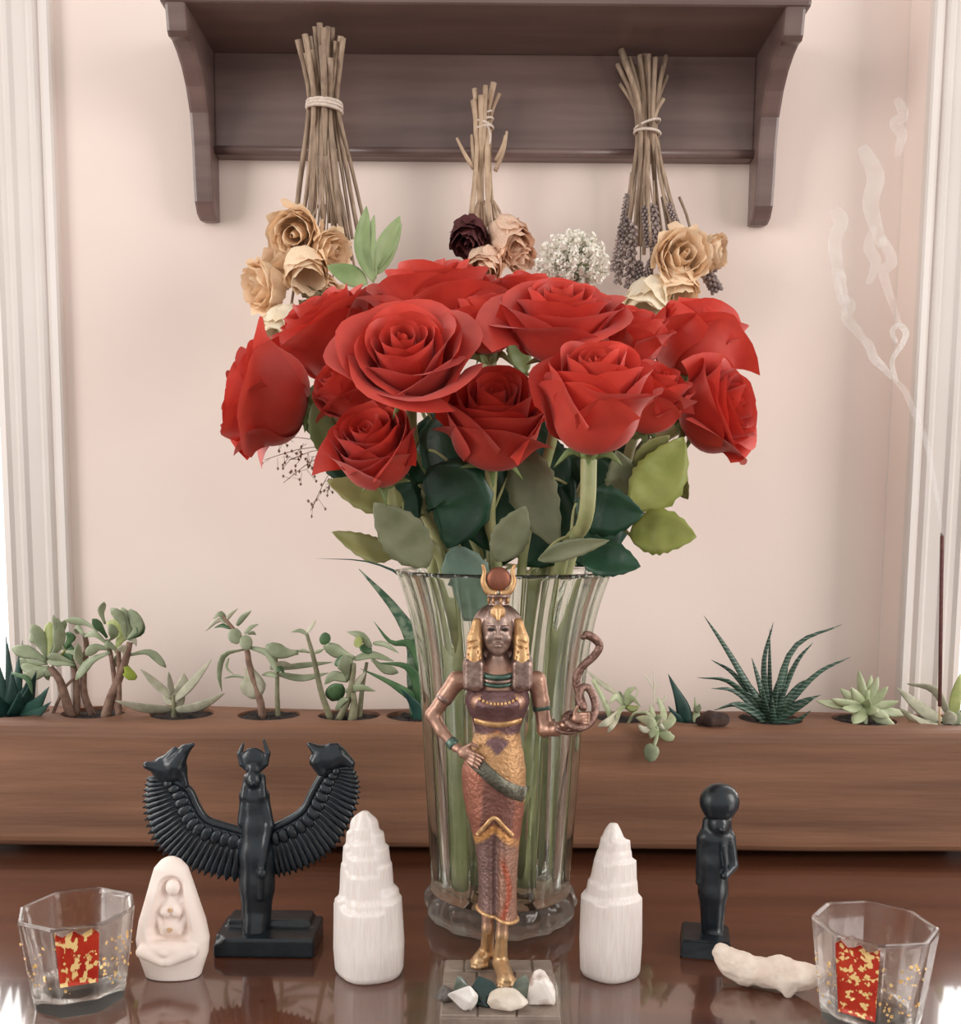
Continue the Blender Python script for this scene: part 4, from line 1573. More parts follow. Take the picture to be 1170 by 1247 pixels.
# ================================================================== selenite towers
M_sel = pm('white_selenite', (238, 226, 220), (248, 239, 234), 60, .3, 0, bump=.05, bscale=30, stretch=(14, 14, 1), sub=.35, spec=.5, trans=.12)


def tower(cx, ybase, prof, Y, seed, label):
    """prof rows: (py, left, right); ledges step differently round the stone"""
    rg = random.Random(seed)
    c = P(cx, ybase, Y)
    c.z = 0
    px_ = S(cx, ybase, Y)
    zt_ = P(cx, prof[0][0], Y).z
    tbl = [(P(cx, py, Y).z, (r - l) / 2 * px_, ((l + r) / 2 - cx) * px_) for py, l, r in prof]
    tbl.sort()

    def rad(z):
        for a, b in zip(tbl, tbl[1:]):
            if z <= b[0]:
                t = max(0, (z - a[0]) / (b[0] - a[0] + 1e-9))
                return a[1] + (b[1] - a[1]) * t, a[2] + (b[2] - a[2]) * t
        return tbl[-1][1], tbl[-1][2]
    n, m = 90, 110
    ns = 9
    cuts = sorted(rg.uniform(0, 2 * math.pi) for _ in range(ns))
    offs = [rg.uniform(-.0045, .0045) for _ in range(ns + 1)]
    frac = [rg.uniform(0, 1) for _ in range(ns + 1)]
    rings = []
    step = zt_ / 6.5
    for i in range(m):
        z = zt_ * i / (m - 1)
        ring = []
        for j in range(n):
            a = 2 * math.pi * j / n
            k = sum(a > q for q in cuts) % ns
            zz = z + offs[k]
            r, ox = rad(min(zt_ * .985, max(0, zz)))
            if z > zt_ * .9:
                r2, ox = rad(z)
                q = (z - zt_ * .9) / (zt_ * .1)
                r = r * (1 - q) + r2 * q
            if z < .004:
                r *= .88 + .12 * (z / .004) ** .5
            r *= 1 + .018 * noise.noise(Vector((math.cos(a) * 7, math.sin(a) * 7, seed + z * 14))) + .022 * math.cos(5 * a + seed)
            ring.append(Vector((c.x + ox + r * math.cos(a), c.y + r * math.sin(a) * .92, z)))
        rings.append(ring)
    v, fc = loft(rings)
    o = link('selenite_tower', mesh('selenite_tower', [p - c for p in v], fc, M_sel))
    o.location = c
    tag(o, label, 'crystal tower')
    return o


tower(450, 1172, [(988, 441, 449), (992, 435, 453), (1000, 428, 461), (1014, 427, 463), (1017, 423, 468), (1031, 422, 470), (1034, 419, 474), (1052, 418, 476), (1055, 416, 478), (1080, 415, 480), (1086, 414, 486), (1092, 413, 487), (1096, 408, 490), (1150, 407, 493), (1176, 409, 492), (1196, 411, 491)], .615, 3, 'taller white selenite tower standing beside the black winged statue')
tower(742, 1172, [(1003, 738, 748), (1010, 734, 751), (1013, 733, 752), (1026, 729, 756), (1029, 728, 763), (1040, 726, 764), (1043, 724, 765), (1050, 722, 766), (1053, 721, 771), (1075, 717, 772), (1079, 714, 773), (1092, 712, 774), (1097, 706, 779), (1150, 705, 780), (1176, 706, 779), (1196, 707, 778)], .617, 8, 'shorter white selenite tower between the vase and the small standing statue')

# ================================================================== white goddess plaque
M_clay = pm('white_clay', (238, 220, 210), (246, 231, 223), 40, .5, 0, bump=.05, bscale=150, sub=.15)
M_ochre = pm('ochre_wash', (206, 168, 128), (222, 188, 152), 120, .6)
YP = 0.61
pp_ = S(210, 1120, YP)


def q_(px, py, d=0.0):
    return P(px, py, YP) + Vector((0, d * pp_, 0))


gp = Thing('goddess_plaque', (q_(208, 1180).x, YP, 0), 'white clay goddess carving shaped like a pointed hood, seated figure in its hollow', 'figurine')
rows = [(1043, 4, 4), (1047, 12, 10), (1056, 20, 16), (1072, 25, 20), (1095, 32, 24), (1120, 40, 27), (1142, 44, 29), (1160, 42, 29), (1180, 35, 27), (1194, 31, 25), (1202, 28, 22)]
zz = [q_(208, r[0]).z for r in rows][::-1]
ww = [r[1] * pp_ for r in rows][::-1]
dd = [r[2] * pp_ * .8 for r in rows][::-1]
zz[0] = 0.0
cx_ = q_(210, 1120).x
sc = Sculpt((cx_ - .032, YP - .026, -.003), (cx_ + .032, YP + .024, zz[-1] + .004), .0007)


def plaque(X, Y_, Z):
    W = np.interp(Z, zz, ww)
    Dp = np.interp(Z, zz, dd)
    d = (np.sqrt(((X - cx_) / W) ** 2 + (np.abs((Y_ - YP) / Dp)) ** 2.6) - 1) * np.minimum(W, Dp) * .8
    return np.maximum(np.maximum(d, -Z), Z - zz[-1])


sc.put(plaque, (cx_ - .03, YP - .024, 0), (cx_ + .03, YP + .022, zz[-1]))
# hollow
sc.cone(q_(213, 1077, -19), q_(211, 1124, -27), 16 * pp_, 29 * pp_, 2.5 * pp_, 1.0, cut=True)
# figure in the hollow: head, torso, belly, arms, lap
sc.ell(q_(213, 1077, -7.5), (8.5 * pp_, 8 * pp_, 10.5 * pp_), .6 * pp_)
sc.cone(q_(212, 1088, -3), q_(211, 1100, -3), 6 * pp_, 13 * pp_, 4 * pp_, .6)
for s in (-1, 1):
    sc.ell(q_(211 + s * 6.5, 1107, -8), (7 * pp_, 6 * pp_, 7 * pp_), 3 * pp_)
    sc.chain([q_(211 + s * 12, 1097, -3), q_(211 + s * 17, 1114, -4), q_(211 + s * 10, 1132, -9)], [4 * pp_, 3.5 * pp_, 3 * pp_], 2 * pp_)
sc.cone(q_(211, 1106, 0), q_(211, 1130, -2), 10 * pp_, 12 * pp_, 4 * pp_, .7)
sc.ell(q_(211, 1127, -7), (11 * pp_, 7 * pp_, 9 * pp_), 4 * pp_)
sc.ell(q_(210, 1150, -17), (34 * pp_, 12 * pp_, 12 * pp_), 5 * pp_)
sc.ell(q_(208, 1150, -27), (6 * pp_, 4 * pp_, 4 * pp_), 3 * pp_)
for s in (-1, 1):
    sc.cone(q_(210 + s * 30, 1150, -22), q_(210 + s * 4, 1160, -28), 7 * pp_, 5 * pp_, 4 * pp_)
# spiral grooves on the foot of the carving
for s in (-1, 1):
    c2 = (210 + s * 9, 1180)
    prev = None
    for k in range(26):
        a = k * .42
        r = 1.5 + k * .42
        pt = q_(c2[0] + s * r * math.cos(a) * .8, c2[1] + r * math.sin(a), -24)
        if prev is not None:
            sc.cone(prev, pt, 1.5 * pp_, 1.5 * pp_, .5 * pp_, cut=True)
        prev = pt

sculpt_part(gp, 'carving', sc, M_clay)
for (x, y, r, d) in ((211, 1104, 2.8, -12.5), (211, 1127, 3.2, -14.6)):
    c = q_(x, y, d)
    gp.part('ochre_spiral', tube([c + Vector(((r - k * .16) * pp_ * math.cos(k * .8), -.0002, (r - k * .16) * pp_ * math.sin(k * .8))) for k in range(22)], .9 * pp_, 6), M_ochre, label='small ochre painted spiral')

# ================================================================== white bone-like piece
M_bone = pm('chalky_bone', (222, 202, 186), (238, 222, 208), 90, .7, 0, bump=.5, bscale=160)
pb = S(930, 1190, .59)
bo = [(879, 1167, .607, 11), (890, 1180, .604, 17), (908, 1191, .600, 18), (930, 1193, .596, 17), (948, 1192, .593, 19), (962, 1200, .590, 19), (980, 1196, .588, 15), (994, 1194, .587, 11)]
sc = Sculpt((P(860, 1200, .6).x, .555, -.004), (P(1012, 1200, .59).x, .63, .04), .0009)
pts = [P(x, y, yy) for x, y, yy, r in bo]
pts = [Vector((p.x, p.y, max(p.z, r * pb * .8))) for p, (x, y, yy, r) in zip(pts, bo)]
sc.chain(pts, [r * pb for *_, r in bo], 5 * pb)
sc.cone(P(955, 1203, .588), P(958, 1217, .585), 9 * pb, 5 * pb, 6 * pb)
sc.ell(P(915, 1176, .590), (14 * pb, 6 * pb, 5 * pb), 3 * pb, cut=True)
bt = Thing('bone_fragment', (P(930, 1190, .595).x, .595, 0), 'knobbly off-white bone fragment lying against the standing statue base', 'bone')
bt.L = Vector(bt.root.location)


def crag(V):
    out = V.copy()
    for i in range(len(V)):
        p = Vector(V[i])
        d = noise.noise_vector(p * 130) * .0011 + noise.noise_vector(p * 320) * .0005
        out[i] += np.array(d)
    out[:, 2] = np.maximum(out[:, 2] - out[:, 2].min(), 0)
    return out


sculpt_part(bt, 'fragment', sc, M_bone, disp=crag)

# ================================================================== octagonal glass candle cups
M_cup = glass_mat('clear_cup_glass', (250, 248, 246), 1.45, 0.0, clear=0.4)


def foil_mat(name, thr, scl, st):
    m = pm(name, (170, 36, 22), (196, 60, 34), 60, .35, .1)
    nt = m.node_tree
    b = nt.nodes['Principled BSDF']
    src = b.inputs['Base Color'].links[0].from_socket
    tc = [n for n in nt.nodes if n.type == 'TEX_COORD'][0]
    vo = nd(nt, 'ShaderNodeTexNoise')
    vo.inputs['Scale'].default_value = scl
    vo.inputs['Detail'].default_value = 2
    mp = nd(nt, 'ShaderNodeMapping')
    mp.inputs['Scale'].default_value = st
    nt.links.new(tc.outputs['Object'], mp.inputs[0])
    nt.links.new(mp.outputs[0], vo.inputs['Vector'])
    mr = nd(nt, 'ShaderNodeMapRange')
    mr.inputs[1].default_value, mr.inputs[2].default_value = thr, thr + .04
    nt.links.new(vo.outputs[0], mr.inputs[0])
    mx = nd(nt, 'ShaderNodeMix', data_type='RGBA')
    nt.links.new(mr.outputs[0], mx.inputs['Factor'])
    nt.links.new(src, mx.inputs['A'])
    mx.inputs['B'].default_value = lin((244, 208, 140))
    nt.links.new(mx.outputs['Result'], b.inputs['Base Color'])
    return m


M_fleck = pm('gold_leaf_fleck', (226, 180, 104), (246, 214, 150), 200, .35, .5)


def cup(cx, cy, Y, half, face, label, seed, t0, t1, fm):
    rot = math.radians(face - 22.5)
    rg = random.Random(seed)
    top = P(cx, cy, Y)
    c = Vector((top.x, Y, 0))
    H = top.z
    R = half * S(cx, cy, Y) * 1.02
    th = Thing('octagonal_candle_cup', c, label, 'candle holder', 'octagonal candle cups on the table')

    def ring(r, z):
        return [c + Vector((r * math.cos(rot + k * math.pi / 4), r * math.sin(rot + k * math.pi / 4), z)) for k in range(8)]

    def fine(r, z, round_=0.0):
        out = []
        p = ring(r, z)
        for k in range(8):
            a, b = p[k], p[(k + 1) % 8]
            for t in (.06, .5, .94):
                q = a.lerp(b, t)
                rr = (q - Vector((c.x, c.y, q.z)))
                cc = Vector((c.x, c.y, z)) + rr.normalized() * r * .96
                out.append(q.lerp(cc, round_))
        return out
    rb = R * .76
    zb0 = .0105
    rz = rb + (R - rb) * zb0 / H
    rings = [fine(rz, zb0), fine(rb + (R - rb) * .5, H * .5), fine(R - .0006, H - .0015), fine(R - .0012, H - .0004), fine(R - .0026, H), fine(R - .0040, H - .0008),
             fine(R - .0046, H - .003, .2), fine(rb + (R - rb) * .5 - .0052, H * .5, .5), fine(rz - .006, zb0, .7)]
    th.part('cup_body', loft(rings + [rings[0]], False), M_cup, smooth=False)
    th.part('cup_base', loft([fine(rb * .3, 0), fine(rb * .9, 0), fine(rb * .985, .0012), fine(rb, .003), fine(rz, zb0 - .0002), fine(rz - .004, zb0, .4), fine(rb * .5, zb0 - .002, 1), fine(rb * .2, zb0 - .0025, 1)]), M_foot, smooth=False, label='thick icy glass base')
    # decorated pane fused to the inside of the facet turned to the viewer
    best = 0

    def on(k, u, t, inset):
        z = .014 + (H - .020) * t
        r = (rb + (R - rb) * (z / H)) - inset
        p = ring(r, z)
        return p[k % 8].lerp(p[(k + 1) % 8], u)
    V, Fc = [], []
    nu, nv = 8, 12
    for lay in (-.0002, -.0006):
        for i in range(nv):
            for j in range(nu):
                t = t0 + i / (nv - 1) * (t1 - t0)
                jag = .05 * math.sin(j * 2.1 + seed) if i == nv - 1 else 0
                V.append(on(best, .06 + .88 * j / (nu - 1), t + jag, lay))
    N = nu * nv
    for i in range(nv - 1):
        for j in range(nu - 1):
            a = i * nu + j
            Fc += [(a, a + nu, a + nu + 1, a + 1), (N + a, N + a + 1, N + a + nu + 1, N + a + nu)]
    for i in range(nv - 1):
        for a, b in ((i * nu, (i + 1) * nu), ((i + 1) * nu + nu - 1, i * nu + nu - 1)):
            Fc.append((a, b, b + N, a + N))
    for j in range(nu - 1):
        for a, b in ((j + 1, j), ((nv - 1) * nu + j, (nv - 1) * nu + j + 1)):
            Fc.append((a, b, b + N, a + N))
    pn = th.part('foil_panel', (V, Fc), fm, label='red panel flecked with gold')
    fl = []
    for k in range(70):
        side = rg.choice([-1, 1, 1, 1, 0])
        u = rg.random()
        o0 = on(best + side, u, rg.uniform(.05, .85), -.0003)
        nrm = (o0 - Vector((c.x, c.y, o0.z))).normalized()
        t1 = nrm.cross(Vector((0, 0, 1))).normalized()
        s = rg.uniform(.0005, .0014)
        b = len(fl)
        an = rg.uniform(0, 3)
        t2 = (t1 * math.cos(an) + Vector((0, 0, 1)) * math.sin(an)) * s
        t3 = (t1 * -math.sin(an) + Vector((0, 0, 1)) * math.cos(an)) * s * rg.uniform(.5, 1)
        fl.append(([o0 - t2, o0 - t3, o0 + t2, o0 + t3] + [q + nrm * .0004 for q in (o0 - t2, o0 - t3, o0 + t2, o0 + t3)],
                   [(0, 1, 2, 3), (7, 6, 5, 4), (0, 4, 5, 1), (1, 5, 6, 2), (2, 6, 7, 3), (3, 7, 4, 0)]))
    tag(th.part('gold_flecks', join(*fl), M_fleck, smooth=False), kind='stuff')
    return th


cup(94, 1104, .576, 70, -68, 'octagonal clear glass candle cup with red gold panel beside the white goddess carving', 2, .20, 1.06, foil_mat('red_foil_gold_flame', .545, 230, (1, 1, .6)))
cup(1065, 1122, .553, 74, -127, 'octagonal clear glass candle cup with red gold panel at the end of the bone fragment', 6, .04, 1.04, foil_mat('red_foil_gold_dots', .555, 260, (1, 1, 1)))

# ================================================================== crystals at the figurine's feet
M_cr = {
    'moss': pm('dark_green_crystal', (18, 40, 38), (34, 60, 54), 90, .12, .1, spec=.7),
    'grey': pm('grey_mottled_stone', (66, 60, 56), (110, 102, 94), 160, .45, .0, bump=.3, bscale=200),
    'jade': pm('grey_green_crystal', (76, 86, 76), (132, 140, 126), 90, .2, 0, spec=.7),
    'white': pm('milky_quartz', (206, 198, 192), (232, 226, 220), 70, .25, 0, sub=.2),
    'shell': pm('banded_white_quartz', (150, 120, 104), (230, 220, 212), 60, .25, 0, lo=.40, hi=.52),
    'sand': pm('pale_beige_crystal', (196, 180, 162), (224, 212, 198), 80, .35, 0, sub=.1),
}


def crystal(name, cx, cy, Y, pts, kind, label, bev=.0006, rest=BZ):
    """convex stone from points (px right, px toward viewer, px up) about (cx, cy)"""
    s = S(cx, cy, Y)
    c = P(cx, cy, Y)
    bm = bmesh.new()
    for x, d, z in pts:
        bm.verts.new((x * s, -d * s, z * s))
    bmesh.ops.convex_hull(bm, input=bm.verts[:])
    bmesh.ops.delete(bm, geom=[v for v in bm.verts if not v.link_faces], context='VERTS')
    bmesh.ops.dissolve_limit(bm, angle_limit=.05, verts=bm.verts[:], edges=bm.edges[:])
    bmesh.ops.bevel(bm, geom=bm.edges[:], offset=bev, segments=1, affect='EDGES')
    zmin = min(v.co.z for v in bm.verts)
    me = bpy.data.meshes.new(name)
    bm.to_mesh(me)
    bm.free()
    me.materials.append(M_cr[kind])
    o = link(name, me)
    o.location = Vector((c.x, c.y, rest - zmin))
    tag(o, label, 'crystal')
    return o


rg = random.Random(12)


def rough_pts(rx, rd, rz, n=14):
    out = []
    for _ in range(n):
        v = Vector((rg.gauss(0, 1), rg.gauss(0, 1), rg.gauss(0, 1))).normalized()
        out.append((v.x * rx, v.y * rd, v.z * rz))
    return out


crystal('pointed_crystal', 590, 1225, .549, [(-22, 6, -14), (-12, -8, -14), (16, -10, -14), (20, 8, -14), (4, 18, -14), (-16, 4, 8), (-8, -4, 18), (10, -6, 10), (20, 2, 0)], 'moss', 'dark green faceted crystal between the feet of the figurine and the pale stones')
crystal('rough_stone', 541, 1226, .550, rough_pts(14, 12, 14), 'grey', 'dark grey mottled stone at the corner of the figurine base')
crystal('wedge_crystal', 562, 1220, .556, [(-12, 6, -12), (12, 6, -12), (8, -8, -12), (-10, -8, -12), (-6, 0, 14), (2, -4, 10), (12, 2, -4)], 'jade', 'grey green wedge crystal beside the dark mottled stone')
crystal('quartz_pebble', 563, 1250, .538, rough_pts(20, 12, 18, 18), 'white', 'milky white quartz lump in front of the wedge crystal')
crystal('shard_crystal', 634, 1214, .556, [(-14, 6, -12), (14, 6, -12), (12, -8, -12), (-10, -8, -12), (-8, 0, 8), (6, -2, 16), (12, 2, 4)], 'jade', 'grey green crystal shard beside the toes of the figurine')
crystal('banded_quartz', 658, 1228, .5475, [(-18, 8, -24), (18, 8, -24), (16, -10, -24), (-14, -10, -24), (-14, 4, 8), (-6, -4, 22), (6, 0, 18), (18, 2, -2), (0, 10, 10)], 'shell', 'white quartz point with brown bands, largest of the small stones', .0012)
crystal('beige_crystal', 618, 1250, .538, rough_pts(27, 12, 17, 20), 'sand', 'pale beige stone in front of the dark green crystal')

# ================================================================== plants in the planter
MP = {
    'jade': pm('jade_leaf', (138, 150, 116), (176, 184, 152), 60, .42, trans=.08, rnd=.08),
    'jadelit': pm('yellow_green_jade_leaf', (158, 168, 96), (184, 190, 124), 60, .42, trans=.15),
    'jadedark': pm('deep_jade_leaf', (58, 96, 58), (92, 124, 84), 60, .4, trans=.08, rnd=.1),
    'felt': pm('felted_grey_leaf', (168, 166, 142), (198, 194, 172), 120, .8, trans=.06, rnd=.06),
    'teal': pm('dark_teal_leaf', (26, 58, 54), (48, 84, 74), 50, .4, rnd=.12),
    'snake': pm('mottled_snake_leaf', (52, 86, 64), (120, 136, 112), 90, .42, stretch=(1, 1, 1.6), lo=.42, hi=.58),
    'pale': pm('pale_rosette_leaf', (172, 184, 140), (206, 212, 176), 60, .4, trans=.1, rnd=.06),
    'whiteish': pm('bleached_leaf', (206, 202, 176), (226, 222, 200), 60, .5, trans=.1),
    'lime': pm('lime_leaf', (160, 178, 60), (176, 190, 80), 40, .4, trans=.25),
}


def hawo_mat():
    m = pm('banded_dark_leaf', (34, 62, 52), (54, 84, 68), 60, .4, rnd=.1)
    nt = m.node_tree
    b = nt.nodes['Principled BSDF']
    src = b.inputs['Base Color'].links[0].from_socket
    tc = [n for n in nt.nodes if n.type == 'TEX_COORD'][0]
    wv = nd(nt, 'ShaderNodeTexWave', bands_direction='Z')
    wv.inputs['Scale'].default_value = 95
    wv.inputs['Distortion'].default_value = 4
    wv.inputs['Detail'].default_value = 1
    nt.links.new(tc.outputs['Object'], wv.inputs['Vector'])
    mr = nd(nt, 'ShaderNodeMapRange')
    mr.inputs[1].default_value, mr.inputs[2].default_value = .86, .97
    nt.links.new(wv.outputs['Fac'], mr.inputs[0])
    mx = nd(nt, 'ShaderNodeMix', data_type='RGBA')
    nt.links.new(mr.outputs[0], mx.inputs['Factor'])
    nt.links.new(src, mx.inputs['A'])
    mx.inputs['B'].default_value = lin((132, 146, 128))
    nt.links.new(mx.outputs['Result'], b.inputs['Base Color'])
    return m


MP['hawo'] = hawo_mat()
M_bark = pm('succulent_bark', (112, 84, 72), (150, 120, 102), 120, .8, bump=.4, bscale=200)
M_gst = pm('green_brown_stalk', (112, 110, 82), (142, 138, 108), 100, .6, bump=.2, bscale=200)


def CA(x, y):
    return x / 4.179, 700 + y / 4.179


def CB(x, y):
    return 240 + x / 3.9, 700 + y / 3.9


def CC(x, y):
    return 680 + x / 4.68, 720 + y / 4.68


def CD(x, y):
    return 850 + x / 3.656, 720 + y / 3.656


class Plant(Thing):
    def __init__(self, name, hole, label, cat, cv, sc):
        self.h = holes[hole]
        super().__init__(name, (self.h.x, HY, SZ), label, cat)
        self.cv, self.k = cv, sc
        self.px = S(585, 840, HY)
        self.i = 0

    def at(self, x, y, d=0.0):
        """d in metres behind (+) / before (-) the middle of the trough"""
        q = self.cv(x, y)
        p_ = P(q[0], q[1], HY + d * .66)
        if getattr(self, 'drape', False) and p_.z < PZT + .004:
            p_ = P(q[0], q[1], PYF - .005 + d * .05)     # hangs in front of the trough
        return p_

    def stem(self, pts, r0, r1, mat, ds=(0.0, 0.0)):
        k = len(pts) - 1
        pp = [self.at(x, y, ds[0] + (ds[1] - ds[0]) * i / k) for i, (x, y) in enumerate(pts)]
        if not getattr(self, 'drape', False):
            pp[0].z = min(pp[0].z, SZ - .002)
        s = self.px / self.k
        self.part('stem', tube(pp, lambda t: (r0 + (r1 - r0) * t) * s, 8, 12), mat)
        return pp

    def leaf(self, pts, w, mat='jade', d=(0.0, 0.0), prof='lance', tilt=None, th=.22, cup=0.0, m=9):
        self.i += 1
        k = len(pts) - 1
        pp = [self.at(x, y, d[0] + (d[1] - d[0]) * i / k) for i, (x, y) in enumerate(pts)]
        if not getattr(self, 'drape', False):
            pp[0].z = max(pp[0].z, SZ - .002)
        s = self.px / self.k
        if tilt is None:
            tilt = .5 * math.sin(self.i * 2.3)
        return self.part('leaf', fleshy(pp, w * s, max(.0016, w * s * th), prof, tilt, 8, m, cup), MP[mat])


# --- dark rosette at the window end
p = Plant('dark_rosette_plant', 1, 'dark teal green succulent rosette of broad pointed leaves', 'succulent', CA, 4.179)
for tip, w, d in (((-90, 400), 75, -.01), ((30, 300), 48, .02), ((115, 330), 40, .025), ((-10, 440), 70, .0), ((95, 400), 75, .0), ((185, 490), 85, -.035), ((250, 570), 84, -.045), ((262, 645), 66, -.05), ((-80, 560), 90, -.02), ((60, 480), 95, -.02), ((150, 520), 95, -.025), ((-20, 600), 90, -.03), ((210, 620), 90, -.03), ((100, 590), 90, -.035), ((40, 350), 60, .01)):
    p.leaf([(70 + (tip[0] - 70) * .12, 722), ((70 + tip[0]) / 2 + (tip[0] - 70) * .12, (722 + tip[1]) / 2 + 20), tip], w, 'teal', (0, d), 'blade', th=.16)
p.leaf([(60, 500), (140, 530), (165, 610)], 30, 'jadedark', (-.03, -.036), 'lance')
# --- two jade bushes sharing the next hole
p = Plant('jade_bush', 2, 'branching jade plant with several brown trunks beside the dark rosette', 'succulent', CA, 3.5)
st = [([(362, 716), (328, 610), (300, 530), (255, 470)], 22, 14, -.004), ([(390, 716), (388, 560), (375, 470), (330, 370)], 17, 11, .004), ([(475, 716), (432, 620), (425, 510), (440, 370), (430, 300)], 17, 11, .008)]
for pts, a, b, d in st:
    p.stem(pts, a, b, M_bark, (d, d * 1.5))
p.stem([(255, 640), (320, 590), (380, 520)], 8, 6, M_bark, (-.006, -.002))
for pts, w, mt in (([(240, 430), (215, 350), (165, 250)], 62, 'jade'), ([(245, 420), (255, 330), (250, 240)], 60, 'jadelit'), ([(250, 430), (300, 350), (290, 220)], 55, 'jade'), ([(240, 440), (160, 400), (60, 375)], 60, 'jade'), ([(240, 450), (160, 450), (90, 440)], 50, 'jade'),
                   ([(250, 470), (180, 480), (105, 460)], 52, 'jade'), ([(260, 480), (190, 510), (120, 505)], 50, 'jade'), ([(250, 480), (235, 520), (215, 495)], 46, 'jade'), ([(330, 380), (300, 300), (335, 230)], 46, 'jade'), ([(330, 370), (360, 320), (350, 290)], 50, 'jadedark'),
                   ([(335, 390), (390, 400), (405, 440)], 44, 'jade'), ([(330, 380), (270, 360), (240, 360)], 36, 'jade'), ([(375, 450), (300, 420), (240, 415)], 40, 'jade'), ([(380, 460), (310, 445), (245, 440)], 42, 'jade'), ([(430, 310), (390, 260), (400, 300)], 40, 'jade'),
                   ([(300, 520), (250, 500), (215, 500)], 40, 'jade'), ([(425, 460), (400, 430), (395, 350)], 42, 'jade'), ([(335, 380), (310, 420), (330, 440)], 40, 'jadelit'), ([(240, 420), (190, 330), (150, 310)], 55, 'jade'), ([(250, 420), (290, 300), (270, 205)], 30, 'jade'), ([(380, 470), (350, 420), (360, 350)], 48, 'jadedark')):
    p.leaf(pts, w, mt, (0, .012 * math.sin(p.i * 1.9)), 'paddle')
p = Plant('jade_shrub', 2, 'jade plant on a slanting trunk with long drooping leaves and one lime leaf', 'succulent', CA, 3.5)
p.stem([(535, 716), (560, 640), (600, 540), (640, 430), (660, 345)], 24, 13, M_bark, (-.008, -.012))
p.stem([(598, 540), (570, 440), (540, 330)], 12, 9, M_bark, (-.009, -.004))
p.stem([(600, 520), (605, 440), (600, 380)], 12, 9, M_bark, (-.009, -.016))
for pts, w, mt in (([(560, 395), (460, 440), (385, 535)], 44, 'jade'), ([(500, 285), (420, 240), (330, 232)], 36, 'jade'), ([(535, 250), (515, 190), (530, 138)], 34, 'jade'), ([(650, 410), (760, 395), (845, 472)], 36, 'jade'), ([(632, 450), (660, 500), (655, 535)], 62, 'lime'),
                   ([(545, 350), (480, 300), (425, 310)], 40, 'jade'), ([(560, 380), (490, 370), (435, 410)], 44, 'jade'), ([(650, 330), (700, 270), (660, 175)], 58, 'jade'), ([(655, 330), (715, 290), (700, 200)], 44, 'jadedark'), ([(640, 320), (620, 230), (565, 170)], 50, 'jade'),
                   ([(640, 320), (600, 260), (545, 240)], 50, 'jadelit'), ([(545, 320), (510, 270), (470, 225)], 40, 'jadedark'), ([(660, 340), (690, 340), (690, 350)], 40, 'whiteish'), ([(600, 390), (560, 360), (530, 355)], 40, 'jade'), ([(640, 330), (655, 260), (620, 165)], 48, 'jade'),
                   ([(590, 400), (610, 330), (640, 300)], 46, 'jadelit'), ([(545, 340), (580, 310), (560, 250)], 46, 'jade'), ([(600, 400), (590, 430), (610, 470)], 40, 'jade'), ([(640, 430), (630, 380), (600, 370)], 40, 'whiteish')):
    p.leaf(pts, w, mt, (-.01, -.01 + .014 * math.sin(p.i * 2.7)), 'paddle')
# --- felted rosette
p = Plant('felt_leaf_succulent', 3, 'low grey felted succulent with five spreading leaves beside the slanting jade', 'succulent', CA, 4.179)
p.stem([(885, 720), (885, 660), (880, 610)], 15, 10, M_gst)
for pts, w, d in (([(880, 630), (800, 560), (715, 480)], 46, .0), ([(885, 640), (970, 560), (1078, 430)], 52, -.008), ([(878, 610), (865, 560), (858, 492)], 36, -.012), ([(885, 620), (930, 560), (935, 500)], 62, .015), ([(880, 685), (740, 680), (585, 640)], 52, -.042), ([(890, 690), (1010, 670), (1142, 604)], 58, -.012), ([(880, 660), (850, 640), (830, 610)], 34, .01), ([(890, 670), (920, 650), (940, 610)], 34, .01)):
    p.leaf(pts, w, 'felt', (0, d), 'lance', th=.2)
